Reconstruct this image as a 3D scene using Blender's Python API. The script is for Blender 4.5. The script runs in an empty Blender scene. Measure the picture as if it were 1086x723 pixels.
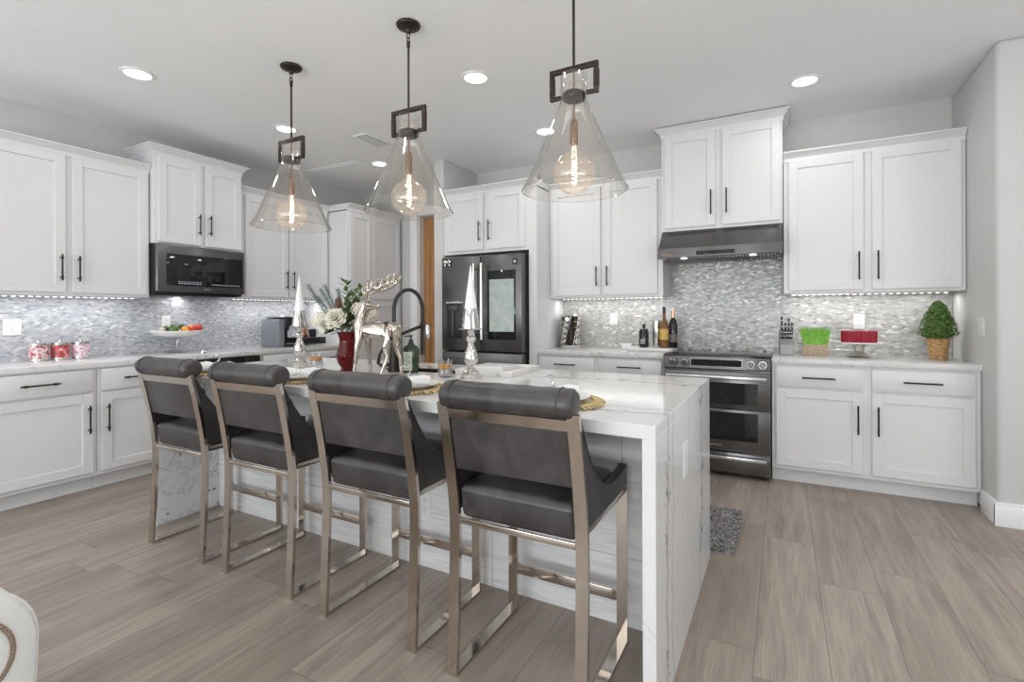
import bpy, bmesh, math, random
from mathutils import Vector, Matrix, noise as mnoise
random.seed(7)
C = bpy.context.scene.collection
SC = bpy.context.scene

# ---------------------------------------------------------------- camera
FPX, CXP, YH, TH, HC, ROLL = 529.15, 543.0, 332.96, .4963, 1.237, -.004
_s, _c = math.sin(TH), math.cos(TH)
_F = Vector((-_s, _c, 0)); _R0 = Vector((_c, _s, 0)); _U0 = Vector((0, 0, 1))
_R = _R0*math.cos(ROLL) + _U0*math.sin(ROLL); _U = _U0*math.cos(ROLL) - _R0*math.sin(ROLL)
cd = bpy.data.cameras.new('camera'); cam = bpy.data.objects.new('camera', cd); C.objects.link(cam)
m = Matrix.Identity(4)
for i in range(3):
    m[i][0], m[i][1], m[i][2] = _R[i], _U[i], -_F[i]
m[2][3] = HC
cam.matrix_world = m
cd.sensor_width = 36; cd.lens = FPX/1086*36; cd.shift_y = (YH-361.5)/1086; cd.clip_start = .02
SC.camera = cam

# ---------------------------------------------------------------- look, world, large lights
SC.view_settings.view_transform = 'Standard'; SC.view_settings.look = 'None'
SC.view_settings.gamma = 1; SC.view_settings.use_curve_mapping = False
SC.view_settings.exposure = -1.19
w = bpy.data.worlds.new('world'); SC.world = w; w.use_nodes = True
w.node_tree.nodes['Background'].inputs[0].default_value = (.86, .93, 1, 1)
w.node_tree.nodes['Background'].inputs[1].default_value = 1.3
def area(name, loc, target, sx, sy, power, col=(1, 1, 1), shape='RECTANGLE', spread=None):
    d = bpy.data.lights.new(name, 'AREA'); d.shape = shape; d.size = sx
    if shape == 'RECTANGLE': d.size_y = sy
    d.energy = power; d.color = col
    if spread: d.spread = spread
    o = bpy.data.objects.new(name, d); C.objects.link(o); o.location = loc
    v = Vector(target) - Vector(loc)
    o.rotation_euler = v.to_track_quat('-Z', 'Y').to_euler()
    return o
area('unseen_window_fill', (-1.3, -3.85, 1.45), (-1.6, 2, 4.4), 5.2, 2.3, 185, (.93, .965, 1))  # fill light added at an unseen rear window, tilted up towards the ceiling
area('ceiling_fill', (-1.3, -3.8, .9), (-1.3, -1.4, 4.6), 5.2, 1.4, 330, (.94, .975, 1))  # added uplight that brightens the ceiling, source out of view
area('unseen_window_fill', (3.1, .3, 1.5), (-2, 2.2, 3.6), 3.0, 2.2, 50, (.94, .97, 1))  # added side fill from the unseen right, tilted upward
area('ceiling_fill', (3.1, .3, .8), (1.2, .9, 3.4), 3.0, 1.0, 60, (.95, .98, 1))  # second added uplight for the ceiling, from the right
area('unseen_window_fill', (-4.8, -1.7, 1.5), (-1, 2.0, 3.6), 2.6, 2.0, 60, (.94, .97, 1))  # added fill from an unseen opening behind on the left

# ---------------------------------------------------------------- node helper
class NT:
    def __init__(s, name):
        s.m = bpy.data.materials.new(name); s.m.use_nodes = True; s.t = s.m.node_tree
        s.b = s.t.nodes['Principled BSDF']; s.out = s.t.nodes['Material Output']
    def n(s, t, **k):
        x = s.t.nodes.new(t)
        for a, b in k.items(): setattr(x, a, b)
        return x
    def put(s, sock, v):
        if isinstance(v, bpy.types.NodeSocket): s.t.links.new(v, sock)
        elif isinstance(v, (tuple, list)) and len(v) == 3 and sock.type == 'RGBA': sock.default_value = (*v, 1)
        else: sock.default_value = v
    def M(s, op, a, b=None, c=None):
        x = s.n('ShaderNodeMath', operation=op)
        for i, v in enumerate((a, b, c)):
            if v is not None: s.put(x.inputs[i], v)
        return x.outputs[0]
    def pos(s):
        g = s.n('ShaderNodeTexCoord'); x = s.n('ShaderNodeSeparateXYZ'); s.t.links.new(g.outputs['Object'], x.inputs[0])
        return g.outputs['Object'], x.outputs[0], x.outputs[1], x.outputs[2]
    def vec(s, a, b, c):
        x = s.n('ShaderNodeCombineXYZ')
        for i, v in enumerate((a, b, c)): s.put(x.inputs[i], v)
        return x.outputs[0]
    def noise(s, v, scale, detail=2, rough=.5, out=0, dist=0):
        x = s.n('ShaderNodeTexNoise'); s.put(x.inputs['Vector'], v); x.inputs['Scale'].default_value = scale
        x.inputs['Detail'].default_value = detail; x.inputs['Roughness'].default_value = rough; x.inputs['Distortion'].default_value = dist
        return x.outputs[out]
    def white(s, v, out=0):
        x = s.n('ShaderNodeTexWhiteNoise', noise_dimensions='3D'); s.put(x.inputs['Vector'], v); return x.outputs[out]
    def ramp(s, f, stops, interp='LINEAR'):
        x = s.n('ShaderNodeValToRGB'); s.put(x.inputs[0], f); e = x.color_ramp; e.interpolation = interp
        while len(e.elements) < len(stops): e.elements.new(.5)
        for el, (p, c) in zip(e.elements, stops):
            el.position = p; el.color = (*c, 1) if len(c) == 3 else c
        return x.outputs[0]
    def mix(s, f, a, b, mode='MIX'):
        x = s.n('ShaderNodeMix', data_type='RGBA', blend_type=mode)
        s.put(x.inputs[0], f); s.put(x.inputs[6], a); s.put(x.inputs[7], b); return x.outputs[2]
    def bump(s, h, strength=.2, dist=.002):
        x = s.n('ShaderNodeBump'); s.put(x.inputs['Height'], h); x.inputs['Strength'].default_value = strength; x.inputs['Distance'].default_value = dist
        s.t.links.new(x.outputs[0], s.b.inputs['Normal'])
    def set(s, **k):
        for a, v in k.items(): s.put(s.b.inputs[a.replace('_', ' ')], v)
        return s.m

def plain(name, col, rough=.5, metal=0, var=.04, scale=30, **k):
    t = NT(name); p, x, y, z = t.pos()
    f = t.noise(p, scale, 3)
    a = tuple(min(1, c*(1-var)) for c in col); b = tuple(min(1, c*(1+var)) for c in col)
    t.set(Base_Color=t.ramp(f, [(.3, a), (.7, b)]), Roughness=rough, Metallic=metal)
    for a_, v in k.items(): t.put(t.b.inputs[a_.replace('_', ' ')], v)
    return t.m

def emit(name, col, strength):
    t = NT(name); t.set(Base_Color=col, Emission_Color=col, Emission_Strength=strength); return t.m

def thin_glass(name, tint=(1, 1, 1), lo=.05, hi=.55, rough=.02):
    t = NT(name); t.t.nodes.remove(t.b)
    tr = t.n('ShaderNodeBsdfTransparent'); tr.inputs[0].default_value = (*tint, 1)
    gl = t.n('ShaderNodeBsdfGlossy'); gl.inputs['Roughness'].default_value = rough
    lw = t.n('ShaderNodeLayerWeight'); lw.inputs[0].default_value = .35
    f = t.M('ADD', lo, t.M('MULTIPLY', t.M('POWER', lw.outputs['Facing'], 2.5), hi-lo))
    mx = t.n('ShaderNodeMixShader'); t.t.links.new(f, mx.inputs[0]); t.t.links.new(tr.outputs[0], mx.inputs[1]); t.t.links.new(gl.outputs[0], mx.inputs[2])
    t.t.links.new(mx.outputs[0], t.out.inputs[0]); return t.m

# ---------------------------------------------------------------- materials
WHITE = plain('cabinet_white_paint', (.735, .735, .74), .38, var=.01)
def wall_mat(name, col):
    t = NT(name); p, x, y, z = t.pos()
    t.bump(t.noise(p, 45, 4, .6), .35, .004)
    return t.set(Base_Color=t.ramp(t.noise(p, 2, 2), [(.3, tuple(c*.98 for c in col)), (.7, col)]), Roughness=.7)
WALLM = wall_mat('wall_grey_paint', (.615, .61, .60))
CEILM = wall_mat('ceiling_paint', (.92, .925, .925))
TRIMW = plain('trim_white_paint', (.86, .86, .86), .35, var=.01)

def floor_mat():
    t = NT('wood_look_plank_tile'); p, x, y, z = t.pos()
    u = t.M('DIVIDE', t.M('ADD', x, .093), .2365); col = t.M('FLOOR', u); fu = t.M('FRACT', u)
    off = t.white(t.vec(col, 3.3, 1.7))
    v = t.M('ADD', t.M('DIVIDE', y, 1.215), off); row = t.M('FLOOR', v); fv = t.M('FRACT', v)
    idv = t.vec(col, row, .5); r = t.white(idv)
    # grain
    gx = t.M('ADD', t.M('MULTIPLY', x, 14), t.M('MULTIPLY', r, 37)); gy = t.M('ADD', t.M('MULTIPLY', y, .9), t.M('MULTIPLY', r, 19))
    g1 = t.noise(t.vec(gx, gy, 0), 1.6, 5, .6, dist=.6)
    g2 = t.noise(t.vec(t.M('MULTIPLY', gx, 5), t.M('MULTIPLY', gy, 2.2), 0), 2.0, 4, .65)
    g3 = t.noise(t.vec(t.M('MULTIPLY', gx, .35), gy, 4), 1.5, 2, .5)
    base = t.ramp(r, [(0, (.335, .275, .228)), (.5, (.40, .335, .28)), (1, (.455, .39, .33))])
    c = t.mix(t.M('MULTIPLY', t.ramp(g1, [(.35, (0, 0, 0)), (.72, (1, 1, 1))]), .78), base, (.22, .175, .145))
    c = t.mix(t.M('MULTIPLY', t.ramp(g2, [(.45, (0, 0, 0)), (.68, (1, 1, 1))]), .55), c, (.20, .16, .135))
    c = t.mix(t.M('MULTIPLY', t.ramp(g3, [(.4, (0, 0, 0)), (.75, (1, 1, 1))]), .35), c, (.56, .49, .42))
    # joints
    jx = t.M('LESS_THAN', t.M('MINIMUM', fu, t.M('SUBTRACT', 1, fu)), .0075)
    jy = t.M('LESS_THAN', t.M('MINIMUM', fv, t.M('SUBTRACT', 1, fv)), .0016)
    j = t.M('MAXIMUM', jx, jy)
    c = t.mix(j, c, (.22, .185, .155))
    t.bump(t.M('SUBTRACT', t.M('MULTIPLY', g2, .15), j), .35, .0015)
    return t.set(Base_Color=c, Roughness=t.M('ADD', .30, t.M('MULTIPLY', g1, .22)), Specular_IOR_Level=.45)
FLOORM = floor_mat()

def mosaic_mat(name, axis, cols, flat):
    t = NT(name); p, x, y, z = t.pos(); h = x if axis == 'x' else y
    v = t.M('DIVIDE', z, .0142); row = t.M('FLOOR', v); fv = t.M('FRACT', v)
    u = t.M('ADD', t.M('DIVIDE', h, .029), t.M('MULTIPLY', t.M('MODULO', row, 2), .5)); ci = t.M('FLOOR', u); fu = t.M('FRACT', u)
    r = t.white(t.vec(ci, row, 1)); r3 = t.white(t.vec(ci, row, 2), 1)
    c = t.ramp(r, cols)
    c = t.mix(t.M('MULTIPLY', t.noise(p, 60, 3), .25), c, (.75, .76, .78))
    # almond shaped pieces: thin at both ends
    dv = t.M('ABSOLUTE', t.M('SUBTRACT', fv, .5)); du = t.M('ABSOLUTE', t.M('SUBTRACT', fu, .5))
    e = t.M('ADD', t.M('MULTIPLY', dv, 1.0), t.M('MULTIPLY', t.M('POWER', t.M('MULTIPLY', du, 2), 4), .22))
    j = t.M('GREATER_THAN', e, .43)
    c = t.mix(t.M('MULTIPLY', j, .55), c, (.34, .34, .34))
    # each piece sits at its own slight tilt
    tilt = t.n('ShaderNodeVectorMath', operation='SUBTRACT'); t.put(tilt.inputs[0], r3); tilt.inputs[1].default_value = (.5, .5, .5)
    sc = t.n('ShaderNodeVectorMath', operation='SCALE'); t.t.links.new(tilt.outputs[0], sc.inputs[0]); sc.inputs['Scale'].default_value = .13
    g = t.n('ShaderNodeNewGeometry')
    ad = t.n('ShaderNodeVectorMath', operation='ADD'); t.t.links.new(g.outputs['Normal'], ad.inputs[0]); t.t.links.new(sc.outputs[0], ad.inputs[1])
    nm = t.n('ShaderNodeVectorMath', operation='NORMALIZE'); t.t.links.new(ad.outputs[0], nm.inputs[0])
    t.t.links.new(nm.outputs[0], t.b.inputs['Normal'])
    return t.set(Base_Color=c, Roughness=t.M('ADD', .22, t.M('MULTIPLY', j, .5)), Metallic=.12)
MOSB = mosaic_mat('pearl_mosaic_grey', 'x', [(0, (.20, .195, .18)), (.12, (.32, .315, .295)), (.6, (.39, .382, .358)), (.93, (.47, .462, .44)), (1, (.74, .73, .70))], 1)
MOSL = mosaic_mat('pearl_mosaic_blue', 'y', [(0, (.27, .29, .35)), (.15, (.42, .44, .50)), (.6, (.52, .54, .59)), (.93, (.62, .64, .68)), (1, (.85, .86, .90))], 1)

def quartz_mat(name, mode='fine', base=(.71, .71, .705)):
    t = NT(name); p, x, y, z = t.pos()
    if mode == 'island':
        sxz = t.M('ADD', x, z)             # the pattern runs over the mitred edge and down the waterfall
        q = t.vec(y, sxz, t.M('MULTIPLY', y, .3))
        tot = None
        def line(y0, amp, fr, seed, wd, wvar, s0=None, s1=None):
            wob = t.noise(t.vec(t.M('MULTIPLY', sxz, fr), seed, 0), 1, 4, .62)
            yy = t.M('ADD', y0, t.M('MULTIPLY', t.M('SUBTRACT', wob, .5), amp))
            d = t.M('ABSOLUTE', t.M('SUBTRACT', y, yy))
            wn = t.M('MULTIPLY', t.noise(t.vec(t.M('MULTIPLY', sxz, 3.2), seed+7, 0), 1, 1, .5), t.M('ADD', .72, t.M('MULTIPLY', t.noise(q, 38, 3, .6), .56)))
            ww = t.M('ADD', wd, t.M('MULTIPLY', t.M('MAXIMUM', t.M('SUBTRACT', wn, .60), 0), wvar))
            mm = t.M('SUBTRACT', 1, t.M('SMOOTH_MIN', t.M('DIVIDE', d, ww), 1, .3))
            return t.M('MAXIMUM', mm, 0)
        veins = [line(1.655, .30, 1.6, 2.1, .0095, .06), line(1.735, .22, 2.2, 5.2, .006, .04), line(2.40, .55, 1.7, 9.7, .008, .06),
                 line(2.08, .9, 1.3, 21.0, .0022, .01)]
        for y0, amp, fr, seed in ((1.655, .30, 1.6, 2.1), (2.40, .55, 1.7, 9.7)):
            wob = t.noise(t.vec(t.M('MULTIPLY', sxz, fr), seed, 0), 1, 4, .62)
            d = t.M('ABSOLUTE', t.M('SUBTRACT', y, t.M('ADD', y0, t.M('MULTIPLY', t.M('SUBTRACT', wob, .5), amp))))
            patch = t.M('GREATER_THAN', t.noise(t.vec(t.M('MULTIPLY', sxz, 3.1), seed+3, 0), 1, 1, .5), .50)
            veins.append(t.M('MULTIPLY', t.M('MULTIPLY', t.M('LESS_THAN', d, .040), patch), t.M('MULTIPLY', t.M('GREATER_THAN', t.noise(t.vec(t.M('MULTIPLY', y, 1.6), sxz, 0), 17, 4, .65), .535), .85)))
        tot = veins[0]
        for v in veins[1:]: tot = t.M('MAXIMUM', tot, v)
        f2 = t.noise(q, 2.2, 6, .62, dist=.8)
        fine = t.M('MULTIPLY', t.M('LESS_THAN', t.M('ABSOLUTE', t.M('SUBTRACT', f2, .52)), .0028), .28)
        tot = t.M('MINIMUM', t.M('MAXIMUM', tot, fine), 1)
        c = t.mix(t.M('MULTIPLY', t.noise(q, 1.4, 3), .35), base, (.76, .76, .765))
        c = t.mix(t.M('MULTIPLY', tot, .9), c, (.17, .175, .20))
    elif mode == 'blotch':
        f2 = t.noise(p, 5, 6, .65, dist=1.0); k = t.noise(p, 3.2, 2)
        tot = t.M('MULTIPLY', t.M('SUBTRACT', 1, t.M('SMOOTH_MIN', t.M('DIVIDE', t.M('ABSOLUTE', t.M('SUBTRACT', f2, .5)), .022), 1, .2)), t.M('GREATER_THAN', k, .47))
        blot = t.M('GREATER_THAN', t.noise(p, 12, 6, .72), .625)
        c = t.mix(t.M('MULTIPLY', t.M('MAXIMUM', tot, 0), .5), base, (.3, .31, .36))
        c = t.mix(t.M('MULTIPLY', blot, .85), c, (.12, .125, .17))
    else:
        f2 = t.noise(p, 3.2, 6, .62, dist=1.1); k = t.noise(p, 4, 2)
        a = t.M('SUBTRACT', 1, t.M('SMOOTH_MIN', t.M('DIVIDE', t.M('ABSOLUTE', t.M('SUBTRACT', f2, .5)), .012), 1, .2))
        c = t.mix(t.M('MULTIPLY', t.noise(p, 9, 4), .3), base, (.66, .655, .65))
        c = t.mix(t.M('MULTIPLY', t.M('MULTIPLY', t.M('MAXIMUM', a, 0), t.M('GREATER_THAN', k, .42)), .75), c, (.36, .35, .35))
    return t.set(Base_Color=c, Roughness=.11, Specular_IOR_Level=.36)
QISL = quartz_mat('island_quartz', 'island')
QBLOT = quartz_mat('waterfall_inner_quartz', 'blotch', (.80, .81, .83))
QCNT = quartz_mat('counter_quartz', 'fine')

def wave_tile():
    t = NT('wave_grain_porcelain'); p, x, y, z = t.pos()
    f = t.noise(t.vec(t.M('MULTIPLY', x, 1.1), 0, t.M('MULTIPLY', z, 13)), 2.2, 4, .5, dist=.5)
    c = t.ramp(f, [(.3, (.78, .785, .79)), (.47, (.87, .87, .875)), (.56, (.74, .745, .755)), (.72, (.90, .90, .90))])
    fz = t.M('FRACT', t.M('DIVIDE', t.M('ADD', z, .03), .3)); fx = t.M('FRACT', t.M('DIVIDE', t.M('ADD', x, .563), .6))
    j = t.M('MAXIMUM', t.M('LESS_THAN', fz, .008), t.M('LESS_THAN', fx, .004))
    c = t.mix(j, c, (.35, .35, .36))
    t.bump(f, .15, .003)
    return t.set(Base_Color=c, Roughness=.35)
WAVE = wave_tile()

def leather():
    t = NT('charcoal_leather'); p, x, y, z = t.pos()
    f = t.noise(p, 7, 4, .6, dist=.6); g = t.noise(p, 160, 3)
    t.bump(t.M('ADD', t.M('MULTIPLY', g, .3), f), .25, .004)
    return t.set(Base_Color=t.ramp(f, [(.3, (.017, .015, .016)), (.7, (.066, .059, .059))]), Roughness=t.M('ADD', .24, t.M('MULTIPLY', f, .26)), Specular_IOR_Level=.6)
LEATHER = leather()
CHROME = plain('polished_champagne_metal', (.60, .545, .49), .10, 1, .03, 5)
BRUSH = plain('brushed_champagne_metal', (.58, .52, .46), .30, 1, .05, 60)
BRONZE = plain('dark_bronze_metal', (.045, .038, .034), .38, .7, .15)
PEND = plain('aged_bronze_metal', (.050, .037, .030), .42, .75, .2)
BRASS = plain('lamp_socket_bronze', (.24, .16, .11), .4, .8, .1)
def steel_dark():
    t = NT('black_stainless_steel'); p, x, y, z = t.pos()
    f = t.noise(t.vec(t.M('MULTIPLY', x, 2), t.M('MULTIPLY', y, 2), t.M('MULTIPLY', z, 260)), 1.5, 3)
    return t.set(Base_Color=t.ramp(f, [(.3, (.135, .13, .13)), (.7, (.175, .17, .17))]), Roughness=t.M('ADD', .2, t.M('MULTIPLY', f, .1)), Metallic=.9)
BSTEEL = steel_dark()
STEEL = plain('bright_steel', (.70, .69, .68), .2, 1, .03, 8)
BLKGLASS = plain('black_glass', (.012, .013, .014), .06, 0, .1)
BLACK = plain('matte_black_plastic', (.018, .018, .019), .35, 0, .1)
DARKGREY = plain('dark_grey_plastic', (.06, .065, .075), .35, 0, .1)
SILVER = plain('mercury_silver', (.70, .68, .66), .09, 1, .2, 25)
DEER = plain('cast_silver', (.56, .50, .44), .17, 1, .35, 30)
GLASS = thin_glass('clear_glass', (.988, .978, .962), .05, .95)
BULBG = thin_glass('bulb_glass', (.98, .94, .89), .14, .85)
_t = BULBG.node_tree; _e = _t.nodes.new('ShaderNodeEmission'); _e.inputs[0].default_value = (1, .80, .62, 1); _e.inputs[1].default_value = .20   # lit globe
_a = _t.nodes.new('ShaderNodeAddShader'); _o = _t.nodes['Material Output']; _l = _o.inputs[0].links[0].from_socket
_t.links.new(_l, _a.inputs[0]); _t.links.new(_e.outputs[0], _a.inputs[1]); _t.links.new(_a.outputs[0], _o.inputs[0])
CUPG = thin_glass('tumbler_glass', (.97, .97, .97), .10, .8)
FIL = emit('glowing_filament', (1, .76, .48), 30)
CANE = emit('can_light_lens', (1, .99, .97), 9)
LED = emit('led_strip_glow', (1, .99, .96), 5)
PORC = plain('white_porcelain', (.85, .85, .85), .2, 0, .01)
GOLD = plain('gold_beads', (.56, .43, .22), .35, .75, .2, 90)
NAPKIN = plain('white_linen', (.84, .84, .83), .85, 0, .02)
MARB = plain('white_marble_tray', (.82, .81, .80), .25, 0, .06, 8)
WOODDOOR = NT('honey_wood_door')
_p, _x, _y, _z = WOODDOOR.pos()
_g = WOODDOOR.noise(WOODDOOR.vec(WOODDOOR.M('MULTIPLY', _x, 22), WOODDOOR.M('MULTIPLY', _y, 22), WOODDOOR.M('MULTIPLY', _z, 1.3)), 1.6, 4, .6)
WOODDOOR = WOODDOOR.set(Base_Color=WOODDOOR.ramp(_g, [(.3, (.36, .17, .06)), (.7, (.52, .27, .11))]), Roughness=.45)

# ---------------------------------------------------------------- mesh builder
class MB:
    def __init__(s): s.bm = bmesh.new()
    def box(s, x0, x1, y0, y1, z0, z1, b=0, seg=2):
        r = bmesh.ops.create_cube(s.bm, size=1)
        vs = r['verts']
        for v in vs: v.co = Vector(((x0+x1)/2+v.co.x*(x1-x0), (y0+y1)/2+v.co.y*(y1-y0), (z0+z1)/2+v.co.z*(z1-z0)))
        if b:
            es = list({e for v in vs for e in v.link_edges})
            bmesh.ops.bevel(s.bm, geom=es, offset=b, segments=seg, affect='EDGES', profile=.5)
        return s
    def lathe(s, prof, c=(0, 0, 0), seg=28, close=False):
        rings = []
        for r, z in prof:
            if r < 1e-6: rings.append([s.bm.verts.new((c[0], c[1], c[2]+z))])
            else: rings.append([s.bm.verts.new((c[0]+r*math.cos(2*math.pi*k/seg), c[1]+r*math.sin(2*math.pi*k/seg), c[2]+z)) for k in range(seg)])
        prs = list(zip(rings, rings[1:]))
        if close: prs.append((rings[-1], rings[0]))
        for a, b in prs:
            for k in range(seg):
                k2 = (k+1) % seg
                if len(a) == 1 and len(b) == 1: continue
                if len(a) == 1: f = [a[0], b[k], b[k2]]
                elif len(b) == 1: f = [a[k], b[0], a[k2]]
                else: f = [a[k], b[k], b[k2], a[k2]]
                try: s.bm.faces.new(f)
                except ValueError: pass
        return s
    def cyl(s, a, b, r, seg=14, r2=None): return s.tube([a, b], [r, r if r2 is None else r2], seg)
    def tube(s, pts, r, seg=8, closed=False, flat=None):
        pts = [Vector(p) for p in pts]; n = len(pts)
        if not isinstance(r, (list, tuple)): r = [r]*n
        t0 = (pts[1]-pts[0]).normalized(); up = Vector((0, 0, 1)) if abs(t0.z) < .9 else Vector((1, 0, 0))
        nx = t0.cross(up).normalized(); rings = []
        for i in range(n):
            if closed: t = (pts[(i+1) % n]-pts[i-1]).normalized()
            else: t = (pts[min(i+1, n-1)]-pts[max(i-1, 0)]).normalized()
            nx = (nx - t*nx.dot(t)).normalized(); ny = t.cross(nx)
            rings.append([s.bm.verts.new(pts[i]+(nx*math.cos(2*math.pi*k/seg)+ny*math.sin(2*math.pi*k/seg)*(flat or 1))*r[i]) for k in range(seg)])
        m_ = n if closed else n-1
        for i in range(m_):
            a, b = rings[i], rings[(i+1) % n]
            for k in range(seg): s.bm.faces.new([a[k], a[(k+1) % seg], b[(k+1) % seg], b[k]])
        if not closed:
            s.bm.faces.new(rings[0][::-1]); s.bm.faces.new(rings[-1])
        return s
    def ball(s, c, r, sc=(1, 1, 1), seg=14, rot=None):
        res = bmesh.ops.create_uvsphere(s.bm, u_segments=seg, v_segments=max(6, seg*2//3), radius=r)
        for v in res['verts']:
            q = Vector((v.co.x*sc[0], v.co.y*sc[1], v.co.z*sc[2]))
            if rot: q = rot @ q
            v.co = q+Vector(c)
        return s
    def prism(s, poly, a0, a1, ax='x', b=0):
        """poly = 2D outline in the plane across ax, swept from a0 to a1"""
        def P(u, v, a): return {'x': (a, u, v), 'y': (u, a, v), 'z': (u, v, a)}[ax]
        A = [s.bm.verts.new(P(u, v, a0)) for u, v in poly]; B = [s.bm.verts.new(P(u, v, a1)) for u, v in poly]
        n = len(poly); fs = [s.bm.faces.new(A), s.bm.faces.new(B[::-1])]
        for k in range(n): fs.append(s.bm.faces.new([A[k], B[k], B[(k+1) % n], A[(k+1) % n]]))
        bmesh.ops.recalc_face_normals(s.bm, faces=fs)
        if b:
            es = [e for f in fs[:2] for e in f.edges]
            bmesh.ops.bevel(s.bm, geom=list(set(es)), offset=b, segments=2, affect='EDGES', profile=.5)
        return s
    def loft(s, rings, cap=True):
        R = [[s.bm.verts.new(p) for p in r] for r in rings]; n = len(R[0])
        for a, b in zip(R, R[1:]):
            for k in range(n): s.bm.faces.new([a[k], a[(k+1) % n], b[(k+1) % n], b[k]])
        if cap: s.bm.faces.new(R[0][::-1]); s.bm.faces.new(R[-1])
        return s
def mesh(mb, name, angle=.6, smooth=True):
    bmesh.ops.recalc_face_normals(mb.bm, faces=mb.bm.faces)
    me = bpy.data.meshes.new(name); mb.bm.to_mesh(me); mb.bm.free()
    if smooth:
        me.polygons.foreach_set('use_smooth', [True]*len(me.polygons)); me.set_sharp_from_angle(angle=angle)
    return me
def obj(name, mb, mat, parent=None, label=None, loc=None, angle=.6):
    o = bpy.data.objects.new(name, mesh(mb, name, angle)); C.objects.link(o)
    if mat: o.data.materials.append(mat)
    if parent: o.parent = parent
    if loc: o.location = loc
    if label: o['label'] = label
    return o
def thing(name, label, cat, loc=(0, 0, 0), rotz=0, group=None):
    o = bpy.data.objects.new(name, None); C.objects.link(o); o.empty_display_size = .05
    o.location = loc; o.rotation_euler = (0, 0, rotz); o['label'] = label; o['category'] = cat
    if group: o['group'] = group
    return o
def solo(name, mb, mat, label, cat, loc=(0, 0, 0), rotz=0, group=None):
    o = obj(name, mb, mat); o.location = loc; o.rotation_euler = (0, 0, rotz); o['label'] = label; o['category'] = cat
    if group: o['group'] = group
    return o
def struct(name, mb, mat, label=None):
    o = obj(name, mb, mat); o['kind'] = 'structure'
    if label: o['label'] = label
    return o
def dup(root, loc, rotz, label, group=None):
    r = root.copy(); C.objects.link(r); r.location = loc; r.rotation_euler = (0, 0, rotz); r['label'] = label
    if group: r['group'] = group
    for ch in list(root.children):
        c = ch.copy(); C.objects.link(c); c.parent = r
        for g in ch.children:
            d = g.copy(); C.objects.link(d); d.parent = c
    return r
def lamp(name, loc, power, col, radius=.03):
    d = bpy.data.lights.new(name, 'POINT'); d.energy = power; d.color = col; d.shadow_soft_size = radius
    o = bpy.data.objects.new(name, d); C.objects.link(o); o.location = loc; return o

# ---------------------------------------------------------------- setting
XL, XR, YB, H = -4.92, 1.095, 4.75, 2.813
YC = 3.885          # the right wall turns the corner here
struct('floor', MB().box(-5.1, 3.35, -4.1, 5.6, -.1, 0), FLOORM)
struct('ceiling', MB().box(-5.1, 3.35, -4.1, 5.6, H, H+.1), CEILM)
# left wall with a window far behind the camera
mb = MB(); mb.box(XL-.15, XL, -.3, 5.6, 0, H); mb.box(XL-.15, XL, -4, -3.1, 0, H); mb.box(XL-.15, XL, -3.1, -.3, 0, .45); mb.box(XL-.15, XL, -3.1, -.3, 2.5, H)
struct('wall_left', mb, WALLM)
# back wall: range wall, fridge wing wall, doorway partition
mb = MB(); mb.box(-3.014, XR+.2, YB, YB+.14, 0, H)
struct('wall_back', mb, WALLM)
struct('wall_wing', MB().box(-3.14, -3.014, 4.12, 4.95, 0, H, .012), WALLM)
mb = MB(); mb.box(XL, -4.015, 4.95, 5.07, 0, H); mb.box(-4.015, -3.30, 4.95, 5.07, 2.46, H); mb.box(-3.30, -3.014, 4.95, 5.07, 0, H)
struct('wall_doorway', mb, WALLM)
mb = MB(); mb.box(XR, 3.2, YC, YB, 0, H, .03, 4)
struct('wall_right', mb, WALLM)
mb = MB(); mb.box(3.2, 3.35, -4, -1.3, 0, H); mb.box(3.2, 3.35, 1.9, YC+.1, 0, H); mb.box(3.2, 3.35, -1.3, 1.9, 0, .35); mb.box(3.2, 3.35, -1.3, 1.9, 2.6, H)
struct('wall_far_right', mb, WALLM)
mb = MB(); mb.box(-5.07, -4.0, -4.1, -4, 0, H); mb.box(1.4, 3.35, -4.1, -4, 0, H); mb.box(-4.0, 1.4, -4.1, -4, 2.6, H)
struct('wall_rear', mb, WALLM)
# baseboards
def bb(name, x0, x1, y0, y1):
    mb = MB(); mb.box(x0, x1, y0, y1, 0, .125, .003); mb.box(x0+(.004 if x1-x0 < .05 else 0), x1, y0+(.004 if y1-y0 < .05 else 0), y1, .125, .14, .004)
    return struct(name, mb, TRIMW)
bb('baseboard_right', XR-.017, XR+.002, YC-.017, 4.11)
bb('baseboard_far_right', XR-.017, 3.2, YC-.019, YC+.002)
# doorway casing, jamb, door
mb = MB(); mb.box(-4.125, -4.015, 4.925, 4.95, 0, 2.47, .004); mb.box(-4.125, -3.15, 4.925, 4.95, 2.47, 2.58, .004); mb.box(-3.30, -3.19, 4.925, 4.95, 0, 2.47, .004)
mb.box(-4.015, -4.0, 4.95, 5.07, 0, 2.46); mb.box(-3.315, -3.30, 4.95, 5.07, 0, 2.46)
struct('trim_1', mb, TRIMW, 'white door casing beside the fridge')
def leaf(x0, x1, name):
    mb = MB(); y0, y1 = 5.045, 5.085
    st = .085
    mb.box(x0, x0+st, y0, y1, .01, 2.455, .003); mb.box(x1-st, x1, y0, y1, .01, 2.455, .003)
    for a, b in ((.01, .2), (.95, 1.08), (2.29, 2.455)): mb.box(x0+st, x1-st, y0, y1, a, b, .003)
    mb.box(x0+st, x1-st, y0+.014, y1-.014, .2, 2.29)
    return struct(name, mb, WOODDOOR, 'honey brown wooden door leaf in the doorway')
d1 = leaf(-3.998, -3.665, 'door_1'); leaf(-3.655, -3.32, 'door_2')
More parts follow.
